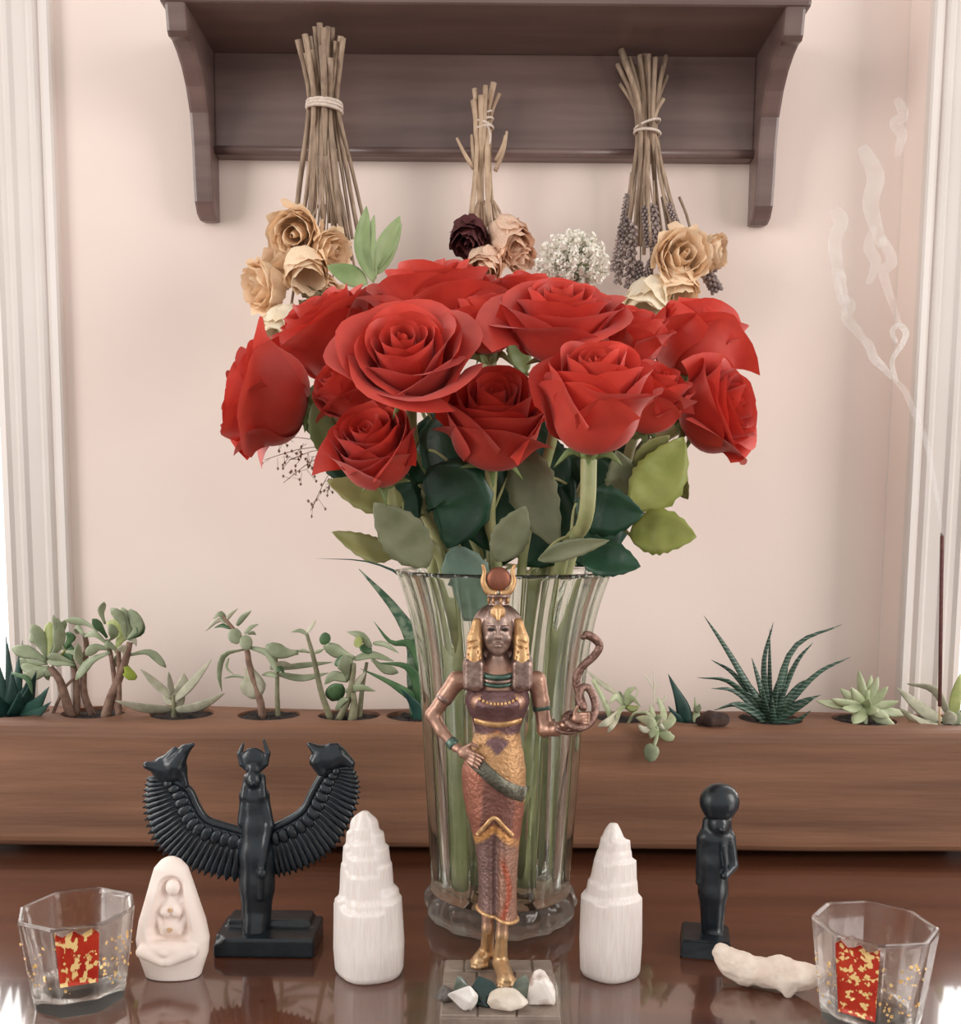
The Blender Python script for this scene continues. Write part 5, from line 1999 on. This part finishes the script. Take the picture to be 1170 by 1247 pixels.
# --- jade with drooping leaves
p = Plant('drooping_jade', 4, 'jade plant with drooping paddle leaves behind the winged statue crown', 'succulent', CB, 3.9)
p.stem([(312, 700), (300, 600), (250, 440), (235, 350), (190, 280), (120, 195)], 20, 8, M_bark, (-.002, 0))
p.stem([(385, 700), (380, 560), (380, 470), (372, 370)], 13, 8, M_gst, (.006, .006))
for pts, w, mt, pr in (([(140, 225), (110, 185), (75, 210)], 32, 'jade', 'lance'), ([(150, 240), (100, 215), (40, 268)], 26, 'whiteish', 'lance'), ([(140, 215), (160, 185), (195, 158)], 22, 'whiteish', 'lance'), ([(190, 240), (220, 200), (258, 170)], 28, 'jade', 'lance'), ([(225, 280), (255, 250), (292, 234)], 22, 'jade', 'lance'),
                   ([(160, 255), (120, 240), (80, 252)], 22, 'jadedark', 'lance'), ([(190, 255), (180, 290), (188, 330)], 66, 'jade', 'oval'), ([(232, 285), (232, 320), (236, 358)], 62, 'jade', 'oval'), ([(240, 280), (262, 275), (280, 285)], 22, 'jade', 'lance'),
                   ([(222, 355), (130, 380), (105, 470), (118, 555)], 30, 'jade', 'lance'), ([(250, 345), (330, 370), (365, 430), (375, 475)], 32, 'jade', 'lance'), ([(245, 440), (262, 500), (265, 590)], 128, 'felt', 'paddle'), ([(230, 490), (180, 480), (128, 492)], 16, 'jade', 'lance'), ([(150, 395), (140, 440), (175, 474)], 14, 'jade', 'lance'),
                   ([(480, 368), (410, 370), (326, 335)], 72, 'jade', 'paddle'), ([(532, 368), (505, 360), (460, 366)], 20, 'jade', 'lance'), ([(380, 482), (340, 470), (305, 475)], 30, 'jade', 'lance'), ([(380, 470), (500, 490), (625, 466)], 36, 'jade', 'lance'), ([(385, 445), (500, 430), (645, 415)], 30, 'jade', 'lance'), ([(345, 445), (400, 425), (465, 435)], 38, 'felt', 'lance'), ([(380, 460), (395, 440), (415, 470)], 40, 'jadedark', 'lance')):
    far = max(q[0] for q in pts) > 530
    p.leaf(pts, w, mt, (.012, .03) if far else (0, .012 * math.sin(p.i * 1.7)), pr)
# --- upright jade cluster
p = Plant('upright_jade', 5, 'upright jade plant on thin stems between the drooping jade and the vase', 'succulent', CB, 3.9)
p.stem([(640, 700), (590, 560), (552, 390), (520, 280)], 17, 8, M_gst, (-.006, -.006))
p.stem([(665, 700), (715, 600), (740, 480), (745, 420)], 17, 10, M_gst, (-.01, -.012))
p.stem([(735, 700), (745, 620), (740, 560)], 22, 14, M_gst, (-.012, -.012))
p.stem([(768, 700), (785, 530), (806, 415)], 14, 8, M_gst, (.006, .01))
for pts, w, mt, pr in (([(525, 285), (490, 265), (446, 272)], 22, 'jade', 'lance'), ([(522, 275), (540, 250), (566, 212)], 22, 'whiteish', 'lance'), ([(555, 372), (580, 362), (605, 350)], 18, 'jade', 'lance'), ([(590, 330), (610, 300), (630, 285)], 52, 'jadedark', 'oval'), ([(745, 395), (680, 370), (598, 335)], 72, 'jade', 'paddle'),
                   ([(720, 500), (710, 440), (690, 385)], 90, 'jade', 'paddle'), ([(720, 500), (650, 480), (605, 520)], 50, 'jade', 'lance'), ([(690, 520), (655, 560), (640, 600)], 90, 'jadedark', 'oval'), ([(705, 555), (770, 535), (848, 552)], 40, 'jade', 'lance'), ([(745, 400), (830, 380), (935, 410)], 42, 'jade', 'lance'),
                   ([(825, 345), (780, 290), (712, 270)], 38, 'jade', 'lance'), ([(765, 290), (765, 320), (770, 345)], 44, 'jadelit', 'oval'), ([(770, 345), (800, 350), (830, 365)], 50, 'jadedark', 'oval'), ([(830, 400), (880, 440), (955, 465)], 52, 'jade', 'paddle'), ([(835, 325), (890, 330), (958, 372)], 26, 'jade', 'lance'),
                   ([(655, 430), (690, 400), (740, 400)], 40, 'jadedark', 'lance'), ([(740, 540), (770, 500), (800, 460)], 34, 'whiteish', 'lance'), ([(660, 640), (690, 600), (720, 590)], 34, 'jade', 'lance')):
    p.leaf(pts, w, mt, (-.008, -.008 + .014 * math.sin(p.i * 2.1)), pr)
# --- snake plant beside the vase
p = Plant('snake_plant', 6, 'snake plant with long mottled strap leaves arching out beside the vase', 'plant', CB, 3.9)
for pts, w, mt, d in (([(1050, 700), (1045, 500), (1035, 330), (930, 150), (768, -28)], 105, 'snake', (0, .0)), ([(1080, 690), (1060, 300), (1000, 40), (820, -60), (565, -78)], 34, 'teal', (.01, -.02)), ([(1050, 690), (1062, 450), (1010, 330), (920, 320), (838, 220)], 52, 'jadedark', (-.004, -.014)),
                      ([(1055, 690), (1050, 610), (930, 520), (775, 445)], 56, 'jadedark', (-.006, -.02)), ([(1060, 690), (1062, 560), (1000, 440), (860, 418)], 64, 'jadedark', (-.008, -.022)), ([(1050, 700), (1045, 640), (1010, 590), (965, 540)], 56, 'teal', (-.012, -.026)), ([(1065, 700), (1080, 500), (1090, 330)], 60, 'snake', (.01, .016))):
    p.leaf(pts, w, mt, d, 'blade', tilt=-.15 if w > 40 else .9, th=.10, m=14)

# --- right of the vase
p = Plant('pale_trailing_succulent', 9, 'pale trailing succulent with one round leaf hanging over the trough edge', 'succulent', CC, 4.68)
p.stem([(330, 800), (270, 650), (195, 500)], 20, 12, MP['pale'], (-.006, .0))
p.stem([(380, 790), (430, 700), (500, 690)], 9, 9, MP['pale'], (-.018, -.04))
p.drape = True
p.stem([(500, 690), (540, 730), (560, 775)], 10, 9, MP['pale'], (-.04, -.07))
p.stem([(560, 770), (558, 830), (545, 880)], 14, 10, MP['pale'], (-.045, -.084))
p.root.location.x, = (p.L.x,)
for pts, w, mt, d in (([(345, 590), (250, 530), (148, 442)], 32, 'felt', (.0, .0)), ([(345, 690), (290, 740), (222, 772)], 52, 'whiteish', (-.01, -.04)), ([(345, 700), (310, 760), (278, 808)], 34, 'whiteish', (-.012, -.045)), ([(370, 650), (330, 600), (290, 640)], 44, 'pale', (0, -.01)), ([(375, 650), (350, 590), (345, 570)], 34, 'jade', (0, .01)),
                      ([(380, 650), (420, 610), (470, 660)], 44, 'pale', (0, -.02)), ([(380, 660), (430, 670), (460, 655)], 40, 'jadelit', (0, -.01)), ([(370, 640), (400, 570), (440, 545)], 36, 'pale', (0, .01)), ([(375, 650), (345, 680), (330, 730)], 40, 'pale', (0, -.03)),
                      ([(555, 780), (510, 740), (440, 720)], 60, 'pale', (-.05, -.052)), ([(560, 790), (540, 720), (520, 640)], 40, 'pale', (-.05, -.03)), ([(560, 780), (600, 700), (560, 600)], 44, 'pale', (-.045, -.03)), ([(570, 790), (640, 740), (640, 690)], 56, 'pale', (-.05, -.05)), ([(570, 800), (630, 830), (662, 826)], 62, 'pale', (-.055, -.075)),
                      ([(560, 770), (540, 790), (525, 840)], 60, 'pale', (-.055, -.082)), ([(565, 770), (570, 740), (565, 700)], 60, 'jade', (-.055, -.06)), ([(575, 780), (600, 770), (590, 720)], 56, 'whiteish', (-.06, -.065)), ([(560, 780), (490, 790), (455, 760)], 40, 'whiteish', (-.05, -.06)), ([(560, 640), (600, 620), (610, 590)], 22, 'whiteish', (-.02, -.02)), ([(540, 660), (545, 560), (540, 440)], 10, 'whiteish', (-.02, .0)), ([(540, 560), (510, 500), (490, 470)], 9, 'whiteish', (-.01, .0)), ([(440, 600), (450, 570), (430, 540)], 14, 'felt', (-.01, .0)), ([(545, 550), (570, 545), (590, 548)], 7, 'whiteish', (-.01, .0))):
    p.leaf(pts, w, mt, d, 'lance')
p.leaf([(545, 870), (530, 910), (518, 975)], 84, 'jade', (-.084, -.087), 'oval', tilt=.15, th=.3)
p = Plant('spike_plant', 10, 'dark green snake plant pup with one pointed spike before the wall', 'plant', CC, 4.68)
for pts, w, mt, d in (([(730, 790), (700, 640), (625, 472)], 88, 'teal', (-.01, -.012)), ([(690, 790), (670, 720), (625, 655)], 66, 'teal', (-.014, -.02)), ([(785, 790), (785, 700), (775, 600)], 50, 'pale', (-.01, -.006)), ([(785, 690), (800, 660), (805, 640)], 36, 'jade', (-.01, -.012))):
    p.leaf(pts, w, mt, d, 'blade', tilt=.2, th=.14)
cq = [T(852, 878, PZT + .004), T(864, 875, PZT + .007), T(880, 876, PZT + .006)]
sc = Sculpt(tuple(cq[0] + Vector((-.02, -.03, -.02))), tuple(cq[2] + Vector((.02, .03, .02))), .001)
sc.chain(cq, [.004, .0065, .006], .003)
lg = Thing('bark_chip', cq[1] - Vector((0, 0, .007)), 'dark chip of bark lying on the trough between spike plant and banded rosette', 'bark')
sculpt_part(lg, 'chip', sc, pm('dark_bark', (48, 36, 34), (86, 64, 56), 150, .9, bump=.8, bscale=260))
# --- banded rosette
p = Plant('banded_rosette', 11, 'dark spidery rosette of narrow leaves with pale bands', 'succulent', CD, 3.656)
B0 = (320, 610)
for mid, tip, w, d in (((140, 280), (25, 108), 42, .01), ((150, 410), (-5, 384), 42, -.01), ((170, 450), (58, 432), 34, -.02), ((170, 380), (58, 305), 36, .02), ((190, 505), (68, 530), 52, -.03), ((270, 400), (238, 296), 40, .0), ((292, 330), (335, 138), 40, .02), ((318, 350), (318, 165), 30, .028), ((420, 260), (640, 148), 44, .0), ((430, 330), (512, 228), 40, .015),
                       ((520, 375), (680, 292), 36, -.005), ((440, 430), (522, 385), 44, .0), ((440, 500), (548, 462), 46, -.02), ((430, 530), (520, 475), 40, -.03), ((430, 580), (502, 530), 40, -.03), ((340, 470), (352, 395), 52, -.02), ((250, 450), (180, 370), 48, .0), ((280, 500), (200, 440), 50, -.02), ((370, 480), (400, 400), 46, -.01), ((240, 540), (140, 500), 50, -.03),
                       ((300, 520), (285, 420), 56, -.025), ((360, 540), (420, 480), 52, -.035), ((330, 560), (330, 470), 60, -.035), ((380, 400), (400, 330), 40, .01)):
    p.leaf([B0, mid, tip], w, 'hawo', (-.004, d), 'taper', th=.3, m=10)
# --- pale echeveria
p = Plant('pale_rosette', 12, 'pale green star shaped rosette standing off centre in its hole', 'succulent', CD, 3.656)
p.stem([(735, 620), (745, 540), (755, 440)], 16, 12, MP['pale'], (-.004, -.004))
for tip, w, d in (((522, 488), 46, .0), ((588, 478), 46, -.01), ((630, 432), 46, .01), ((680, 428), 44, -.01), ((714, 350), 44, .01), ((772, 372), 42, .015), ((802, 380), 44, .0), ((845, 424), 44, -.01), ((892, 490), 46, .0), ((940, 545), 50, .01), ((892, 622), 56, -.03), ((690, 590), 60, -.03), ((850, 560), 50, -.02), ((640, 520), 44, -.02), ((760, 480), 40, -.03), ((800, 540), 50, -.03)):
    b = (745 + (tip[0] - 745) * .08, 510 + (tip[1] - 510) * .08)
    p.leaf([b, (b[0] * .45 + tip[0] * .55, b[1] * .45 + tip[1] * .55 + 8), tip], w, 'pale', (-.004, -.004 + d), 'lance', th=.35)
# --- felted succulent with the incense stick
p = Plant('silver_felt_succulent', 13, 'pale felted succulent with broad leaves around the incense stick', 'succulent', CD, 3.656)
for pts, w, mt, d in (([(1100, 600), (1000, 530), (885, 430)], 62, 'felt', (0, .0)), ([(1120, 560), (1050, 440), (928, 412)], 40, 'felt', (.005, .015)), ([(1135, 600), (1145, 480), (1168, 365)], 50, 'jadelit', (.0, .01)), ([(1110, 600), (1120, 560), (1110, 530)], 60, 'felt', (-.02, -.03)), ([(1090, 610), (980, 580), (890, 515)], 44, 'felt', (-.01, -.01)), ([(1100, 610), (1030, 600), (935, 545)], 40, 'felt', (-.02, -.03)), ([(1130, 600), (1180, 560), (1230, 470)], 60, 'felt', (0, -.01)), ([(1130, 610), (1200, 600), (1260, 560)], 56, 'felt', (-.01, -.02)), ([(1125, 610), (1150, 570), (1160, 530)], 44, 'jade', (-.02, -.03))):
    p.leaf(pts, w, mt, d, 'lance', th=.2)
# --- incense
a, b = P(1144, 886, HY - .020), P(1147, 649, HY - .020)
ic = Thing('incense_stick', a - Vector((0, 0, .006)), 'thin upright incense stick planted among pale felted leaves', 'incense')
a.z = SZ - .004
q = a.lerp(b, .13)
ic.part('bamboo_core', tube([a, q], .0009, 7), pm('bamboo', (196, 160, 118), (214, 180, 140), 80, .6))
ic.part('incense_paste', tube([q, a.lerp(b, .985)], .0017, 8), pm('incense_paste', (96, 58, 56), (116, 74, 68), 200, .85, bump=.3, bscale=400))
ic.part('ash_tip', tube([a.lerp(b, .985), b], .0015, 8), pm('grey_ash', (150, 140, 134), (178, 168, 160), 300, .95))

# smoke: thin veils that drift up from the tip
def smoke_mat(name, dens):
    m = bpy.data.materials.new(name)
    m.use_nodes = True
    nt = m.node_tree
    nt.nodes.remove(nt.nodes['Principled BSDF'])
    tr = nd(nt, 'ShaderNodeBsdfTransparent')
    df_ = nd(nt, 'ShaderNodeBsdfDiffuse')
    df_.inputs['Color'].default_value = (.97, .97, .96, 1)
    tl = nd(nt, 'ShaderNodeBsdfTranslucent')
    tl.inputs['Color'].default_value = (.97, .97, .96, 1)
    m1 = nd(nt, 'ShaderNodeMixShader')
    m1.inputs[0].default_value = .4
    nt.links.new(df_.outputs[0], m1.inputs[1])
    nt.links.new(tl.outputs[0], m1.inputs[2])
    tc = nd(nt, 'ShaderNodeTexCoord')
    nz = nd(nt, 'ShaderNodeTexNoise')
    nz.inputs['Scale'].default_value = 60
    nt.links.new(tc.outputs['Object'], nz.inputs['Vector'])
    mr = nd(nt, 'ShaderNodeMapRange')
    mr.inputs[1].default_value, mr.inputs[2].default_value = .3, .7
    mr.inputs[3].default_value, mr.inputs[4].default_value = dens * .3, dens
    nt.links.new(nz.outputs[0], mr.inputs[0])
    mx = nd(nt, 'ShaderNodeMixShader')
    nt.links.new(mr.outputs[0], mx.inputs[0])
    nt.links.new(tr.outputs[0], mx.inputs[1])
    nt.links.new(m1.outputs[0], mx.inputs[2])
    nt.links.new(mx.outputs[0], nt.nodes['Material Output'].inputs['Surface'])
    return m


M_smoke, M_smoke2 = smoke_mat('thin_smoke', .16), smoke_mat('curled_smoke', .28)
sk = Thing('incense_smoke', b, 'thin curling smoke rising from the incense stick past the window casing', 'smoke')
SYs = HY - .020
strands = [
    ([(1147, 648), (1140, 600), (1128, 540), (1112, 500), (1100, 474), (1088, 462)], 2.2, 5.0, M_smoke),
    ([(1088, 462), (1074, 446), (1064, 436), (1058, 420), (1050, 412)], 5, 7, M_smoke2),
    ([(1092, 465), (1086, 440), (1098, 420), (1103, 405), (1094, 396), (1086, 404), (1092, 418)], 4.0, 4.0, M_smoke2),
    ([(1058, 424), (1044, 404), (1030, 386), (1036, 372), (1022, 362)], 6, 8, M_smoke),
    ([(1030, 386), (1020, 350), (1018, 330), (1030, 340)], 5, 5, M_smoke),
    ([(1096, 398), (1080, 350), (1076, 330), (1086, 318), (1074, 290)], 5, 9, M_smoke),
    ([(1030, 372), (1016, 300), (1024, 270), (1014, 255)], 8, 11, M_smoke),
    ([(1074, 300), (1060, 250), (1066, 215), (1050, 180)], 10, 12, M_smoke),
    ([(1092, 190), (1098, 165), (1090, 150), (1100, 140), (1092, 120)], 7, 8, M_smoke),
    ([(1058, 345), (1066, 320), (1058, 300), (1064, 276)], 7, 8, M_smoke),
]
for pts, r0, r1, mt in strands:
    ss_ = S(1080, 400, SYs)
    sk.part('smoke_strand', tube([P(x, y, SYs + .004 * math.sin(y * .05)) for x, y in pts], lambda t: (r0 + (r1 - r0) * t) * ss_ * .9 * (.25 + .75 * math.sin(math.pi * (.08 + .84 * t)) ** .6), 10, 22), mt)

# ================================================================== dried bundles hung from the shelf
M_dst = pm('dried_stalk', (138, 116, 98), (176, 152, 130), 60, .8, stretch=(4, 4, 1), rnd=.14)
M_dst2 = pm('pale_dried_stalk', (170, 142, 118), (200, 174, 148), 60, .8, rnd=.12)
M_twine = pm('pale_twine', (206, 188, 174), (226, 210, 198), 300, .9, bump=.5, bscale=500)
M_cream = pm('cream_dried_petal', (248, 214, 176), (253, 232, 204), 24, .7, trans=.2, rnd=.08, bump=.2, bscale=60)
M_ivory = pm('ivory_dried_petal', (248, 230, 200), (254, 244, 224), 24, .7, trans=.2, rnd=.06, bump=.2, bscale=60)
M_burg = pm('burgundy_dried_petal', (74, 30, 34), (104, 48, 50), 24, .7, trans=.06, rnd=.15, bump=.3, bscale=60)
M_blush = pm('blush_dried_petal', (238, 192, 168), (248, 222, 194), 20, .7, trans=.2, rnd=.08, bump=.2, bscale=60)
M_lav = pm('dried_lavender', (126, 110, 108), (168, 150, 144), 120, .85, rnd=.2)
M_cal = pm('dried_calyx', (120, 106, 76), (146, 128, 94), 60, .8)
BL['cream'] = bloom_set(71, .80, M_cream, .14, .95, (1, 3))
BL['cream2'] = bloom_set(73, .62, M_cream, .12, 1.0, (0, 1, 2, 3))
BL['ivory'] = bloom_set(79, .62, M_ivory, .12, 1.0, (0, 1, 2, 3))
BL['burg'] = bloom_set(83, .62, M_burg, .20, 1.0, (1, 3))
BL['blush'] = bloom_set(89, .56, M_blush, .16, 1.1, (0, 1, 3))
YD = .957


def d_(px, py, d=0.0):
    return P(px, py, YD + d)


PD = S(585, 200, YD)


def bundle(name, label, tie, stems, twines, seed, smat, lean=0.0):
    """stems: (top px, tie offset, bottom px, radius px)"""
    rg = random.Random(seed)
    th = Thing(name, d_(tie[0], tie[1] + 140), label, 'dried flowers', 'dried bundles hung along the shelf')
    for (tx, ty, ox, bx, by, r) in stems:
        dz = rg.uniform(-.009, .009)
        dd_ = rg.uniform(-.010, .010)
        wob = rg.uniform(-3, 3)
        pts = [d_(tx, ty, dz * (1.3 if not lean else .4) - lean), d_(tie[0] + ox * 1.02 + (tx - tie[0] - ox) * .25, (ty + tie[1]) / 2, dz - lean * .5), d_(tie[0] + ox, tie[1], dz * .8), d_(tie[0] + ox + (bx - tie[0] - ox) * .42 + wob, tie[1] + (by - tie[1]) * .5, dd_), d_(bx, by, dd_ * 1.6)]
        th.part('stalk', tube(pts, lambda t: r * PD * (1.1 - .35 * t), 6, 12), smat)
    for (w, dep, y, tilt, r) in twines:
        c = d_(tie[0], y)
        pts = [c + Vector((w * PD * math.cos(a), dep * PD * math.sin(a) , tilt * PD * math.cos(a))) for a in [2 * math.pi * k / 24 for k in range(25)]]
        th.part('twine', tube(pts, r * PD, 6), M_twine)
    th.part('nail', tube([d_(tie[0], tie[1] - 6, .002), Vector((d_(tie[0], tie[1] - 6).x, .976, d_(tie[0], tie[1] - 6).z))], .0013, 6), M_eye)
    return th


def head(th, px, py, r, axis, kind, d=-.018, spin=0.0, calyx=True):
    axis = Vector(axis).normalized()
    s = r * PD
    c = d_(px, py, d)
    base = c - axis * s * .7
    add_bloom(th, base, axis, s, kind, spin, 'dried_petal')
    th.part('calyx', tube([base - axis * .006, base, base + axis * .004], lambda t: .0025 + .003 * t, 8), M_cal)
    top = min(th.root.children, key=lambda o: 0)
    return base


def link_stalk(th, base, px, py, mat):
    th.part('stalk', tube([base, (base + d_(px, py)) / 2 + Vector((0, 0, .006)), d_(px, py)], .0013, 6, 8), mat)


def lavender(th, a, b, d=(-.006, -.008), fat=1.0, n=16):
    """spike of small dry buds along a to b (px)"""
    A, B = d_(a[0], a[1], d[0]), d_(b[0], b[1], d[1])
    rg = random.Random(int(a[0] * 7 + b[1]))
    sp_ = th.part('lavender_stalk', tube([A, A.lerp(B, .5) + Vector((.001, 0, 0)), B], .0007, 5, 6), M_dst)
    bits = []
    for k in range(n * 3):
        t = .35 + .65 * k / (n * 3)
        an = k * 2.4
        ax = (B - A).normalized()
        o = ax.orthogonal().normalized()
        o = Quaternion(ax, an) @ o
        c = A.lerp(B, t) + o * .0015 * fat
        e = c + (o * .6 + ax * .9).normalized() * .0030 * fat
        bits.append(tube([c - o * .001, (c + e) / 2, e], lambda q: .0009 * fat * (.5 + math.sin(math.pi * (.15 + .7 * q)) * .8), 5))
    tag(th.part('lavender_buds', join(*bits), M_lav, sp_), kind='stuff')


# left bundle: hangs further out, clear of the shelf plank above it
YD = .925
rg = random.Random(1)
stems = []
tops = [(363, 48), (371, 42), (377, 44), (384, 32), (389, 28), (395, 34), (399, 32), (404, 33), (409, 50), (415, 44), (418, 46), (380, 60), (392, 56), (402, 70), (374, 64)]
for i, (x, y) in enumerate(tops):
    ox = (x - 392) * .62
    bx = 358 + (i % 11) * 8.4 + rg.uniform(-4, 4) if i < 11 else 380 + (i - 11) * 14
    stems.append((x, y, ox, bx if i < 11 else bx, rg.uniform(270, 320), rg.uniform(2.6, 4.4)))
stems.sort(key=lambda s: s[0])
bs = sorted(s[3] for s in stems)
stems = [(s[0], s[1], s[2], bs[i] + (6 if i > 10 else 0), s[4], s[5]) for i, s in enumerate(stems)]
b1 = bundle('dried_rose_bundle', 'dried bundle of cream roses and thick straw stalks tied with pale twine', (395, 131), stems, [(20, 15, 126, -1, 2.0), (20.5, 15.5, 130, -1.2, 2.0), (20.5, 15.5, 134, -2, 2.0)], 2, M_dst, .020)
for k in range(16):
    x = 372 + k * 4.4
    b1.part('fine_stalk', tube([d_(394 + (k - 8) * 1.2, 190, -.004), d_((394 + x) / 2 + 3, 250, -.006), d_(x + 6 * math.sin(k * 2), 330 + 10 * math.sin(k), -.004)], .0006, 5, 8), M_dst)
for h in ((361, 284, 34, (-.1, -.8, -.35), 'cream', -.024, .2), (322, 348, 33, (-.75, -.6, -.1), 'cream', -.020, 1.1), (373, 328, 34, (.25, -.55, -.85), 'cream2', -.034, 2.0), (402, 306, 27, (.7, -.5, -.2), 'cream', -.022, .7), (346, 398, 34, (-.25, -.4, -.9), 'ivory', -.026, 1.6), (345, 318, 30, (-.5, -.6, .4), 'cream2', -.012, .4), (392, 356, 30, (.3, -.6, -.6), 'cream2', -.006, 1.3)):
    bb_ = head(b1, *h)
    link_stalk(b1, bb_, 394 + (h[0] - 394) * .35, 250, M_dst)
for k in range(14):
    x, y = 372 + (k * 37 % 46), 352 + (k * 23 % 34)
    b1.part('dry_leaf', flatleaf([d_(x, y, -.022), d_(x + 10 * math.sin(k), y + 6, -.028), d_(x + 18 * math.sin(k * 1.3), y + 10 * math.cos(k), -.024)], .008, k * .7, .5, 0, 8), M_cal)
# middle bundle
YD = .957
stems = [(578, 108, -8, 574, 275, 3.2), (586, 116, -3, 583, 280, 3.6), (591, 104, 1, 588, 280, 3.0), (601, 101, 5, 597, 280, 3.6), (608, 114, 8, 602, 272, 2.4), (577, 122, -9, 572, 270, 4.2), (596, 118, 3, 594, 276, 3.0)]
b2 = bundle('small_dried_bundle', 'smallest dried bundle with one burgundy and one blush rose on twiggy stalks', (589, 152), stems, [(11, 10, 148, 3, 1.5), (11.5, 10.5, 152, -4, 1.5), (11, 10, 157, 2, 1.5), (10, 9, 142, 6, 1.3)], 7, M_dst2)
for pts in ([(577, 205), (566, 188), (556, 168)], [(603, 208), (613, 184), (617, 160)], [(604, 196), (612, 178), (615, 165)], [(578, 200), (575, 178), (574, 164)]):
    b2.part('twig', tube([d_(x, y, -.004) for x, y in pts], lambda t: (3.0 - 1.4 * t) * PD, 6, 6), M_dst2)
b2.part('twine_tail', tube([d_(594, 154, -.012), d_(597, 165, -.013), d_(596, 176, -.012)], 1.2 * PD, 6, 8), M_twine)
for h in ((572, 287, 31, (-.2, -.6, -.75), 'burg', -.022, .3), (618, 288, 34, (.45, -.5, -.75), 'blush', -.022, 1.0), (590, 322, 30, (-.1, -.7, -.7), 'blush', -.03, 2.0), (628, 306, 28, (.5, -.4, -.8), 'blush', -.012, 2.6)):
    bb_ = head(b2, *h)
    link_stalk(b2, bb_, 589 + (h[0] - 589) * .3, 245, M_dst2)
# right bundle
stems = [(756, 60, -10, 752, 300, 3.6), (752, 78, -12, 760, 310, 3.0), (760, 74, -8, 768, 318, 3.0), (767, 70, -5, 776, 300, 2.6), (779, 67, -2, 784, 310, 3.0), (785, 66, 1, 792, 300, 3.0), (790, 66, 4, 800, 300, 2.6), (798, 70, 7, 808, 300, 2.6), (806, 80, 9, 822, 290, 2.4), (811, 68, 10, 830, 285, 2.8), (755, 102, -11, 764, 300, 2.2), (812, 92, 9, 816, 290, 2.4), (808, 120, 8, 826, 276, 2.2), (772, 80, -3, 780, 300, 2.8)]
b3 = bundle('lavender_rose_bundle', 'dried bundle of grey lavender and cream roses on thin splayed stalks', (788, 155), stems, [(15, 13, 152, 5, 1.6), (15.5, 13, 162, -1, 1.8)], 5, M_dst)
for a, b, ft in (((770, 220), (752, 345), 1.3), ((774, 230), (766, 350), 1.5), ((782, 225), (790, 300), 1.2), ((790, 215), (802, 310), 1.4), ((768, 210), (756, 285), .9), ((796, 220), (797, 320), 1.2), ((764, 240), (746, 330), 1.0), ((806, 230), (828, 282), 1.0), ((840, 300), (872, 352), 1.8), ((846, 305), (866, 330), 1.5), ((780, 300), (776, 352), 1.3), ((800, 300), (784, 345), 1.2)):
    lavender(b3, a, b, (-.008, -.014), ft)
for h in ((829, 314, 37, (.15, -.85, .1), 'cream', -.028, .5), (866, 308, 28, (.8, -.45, -.1), 'cream2', -.016, 1.2), (790, 366, 38, (-.2, -.4, -.9), 'ivory', -.020, 2.0), (824, 350, 34, (.2, -.4, -.9), 'cream2', -.022, .9)):
    bb_ = head(b3, *h)
    link_stalk(b3, bb_, 788 + (h[0] - 788) * .5, 240, M_dst)
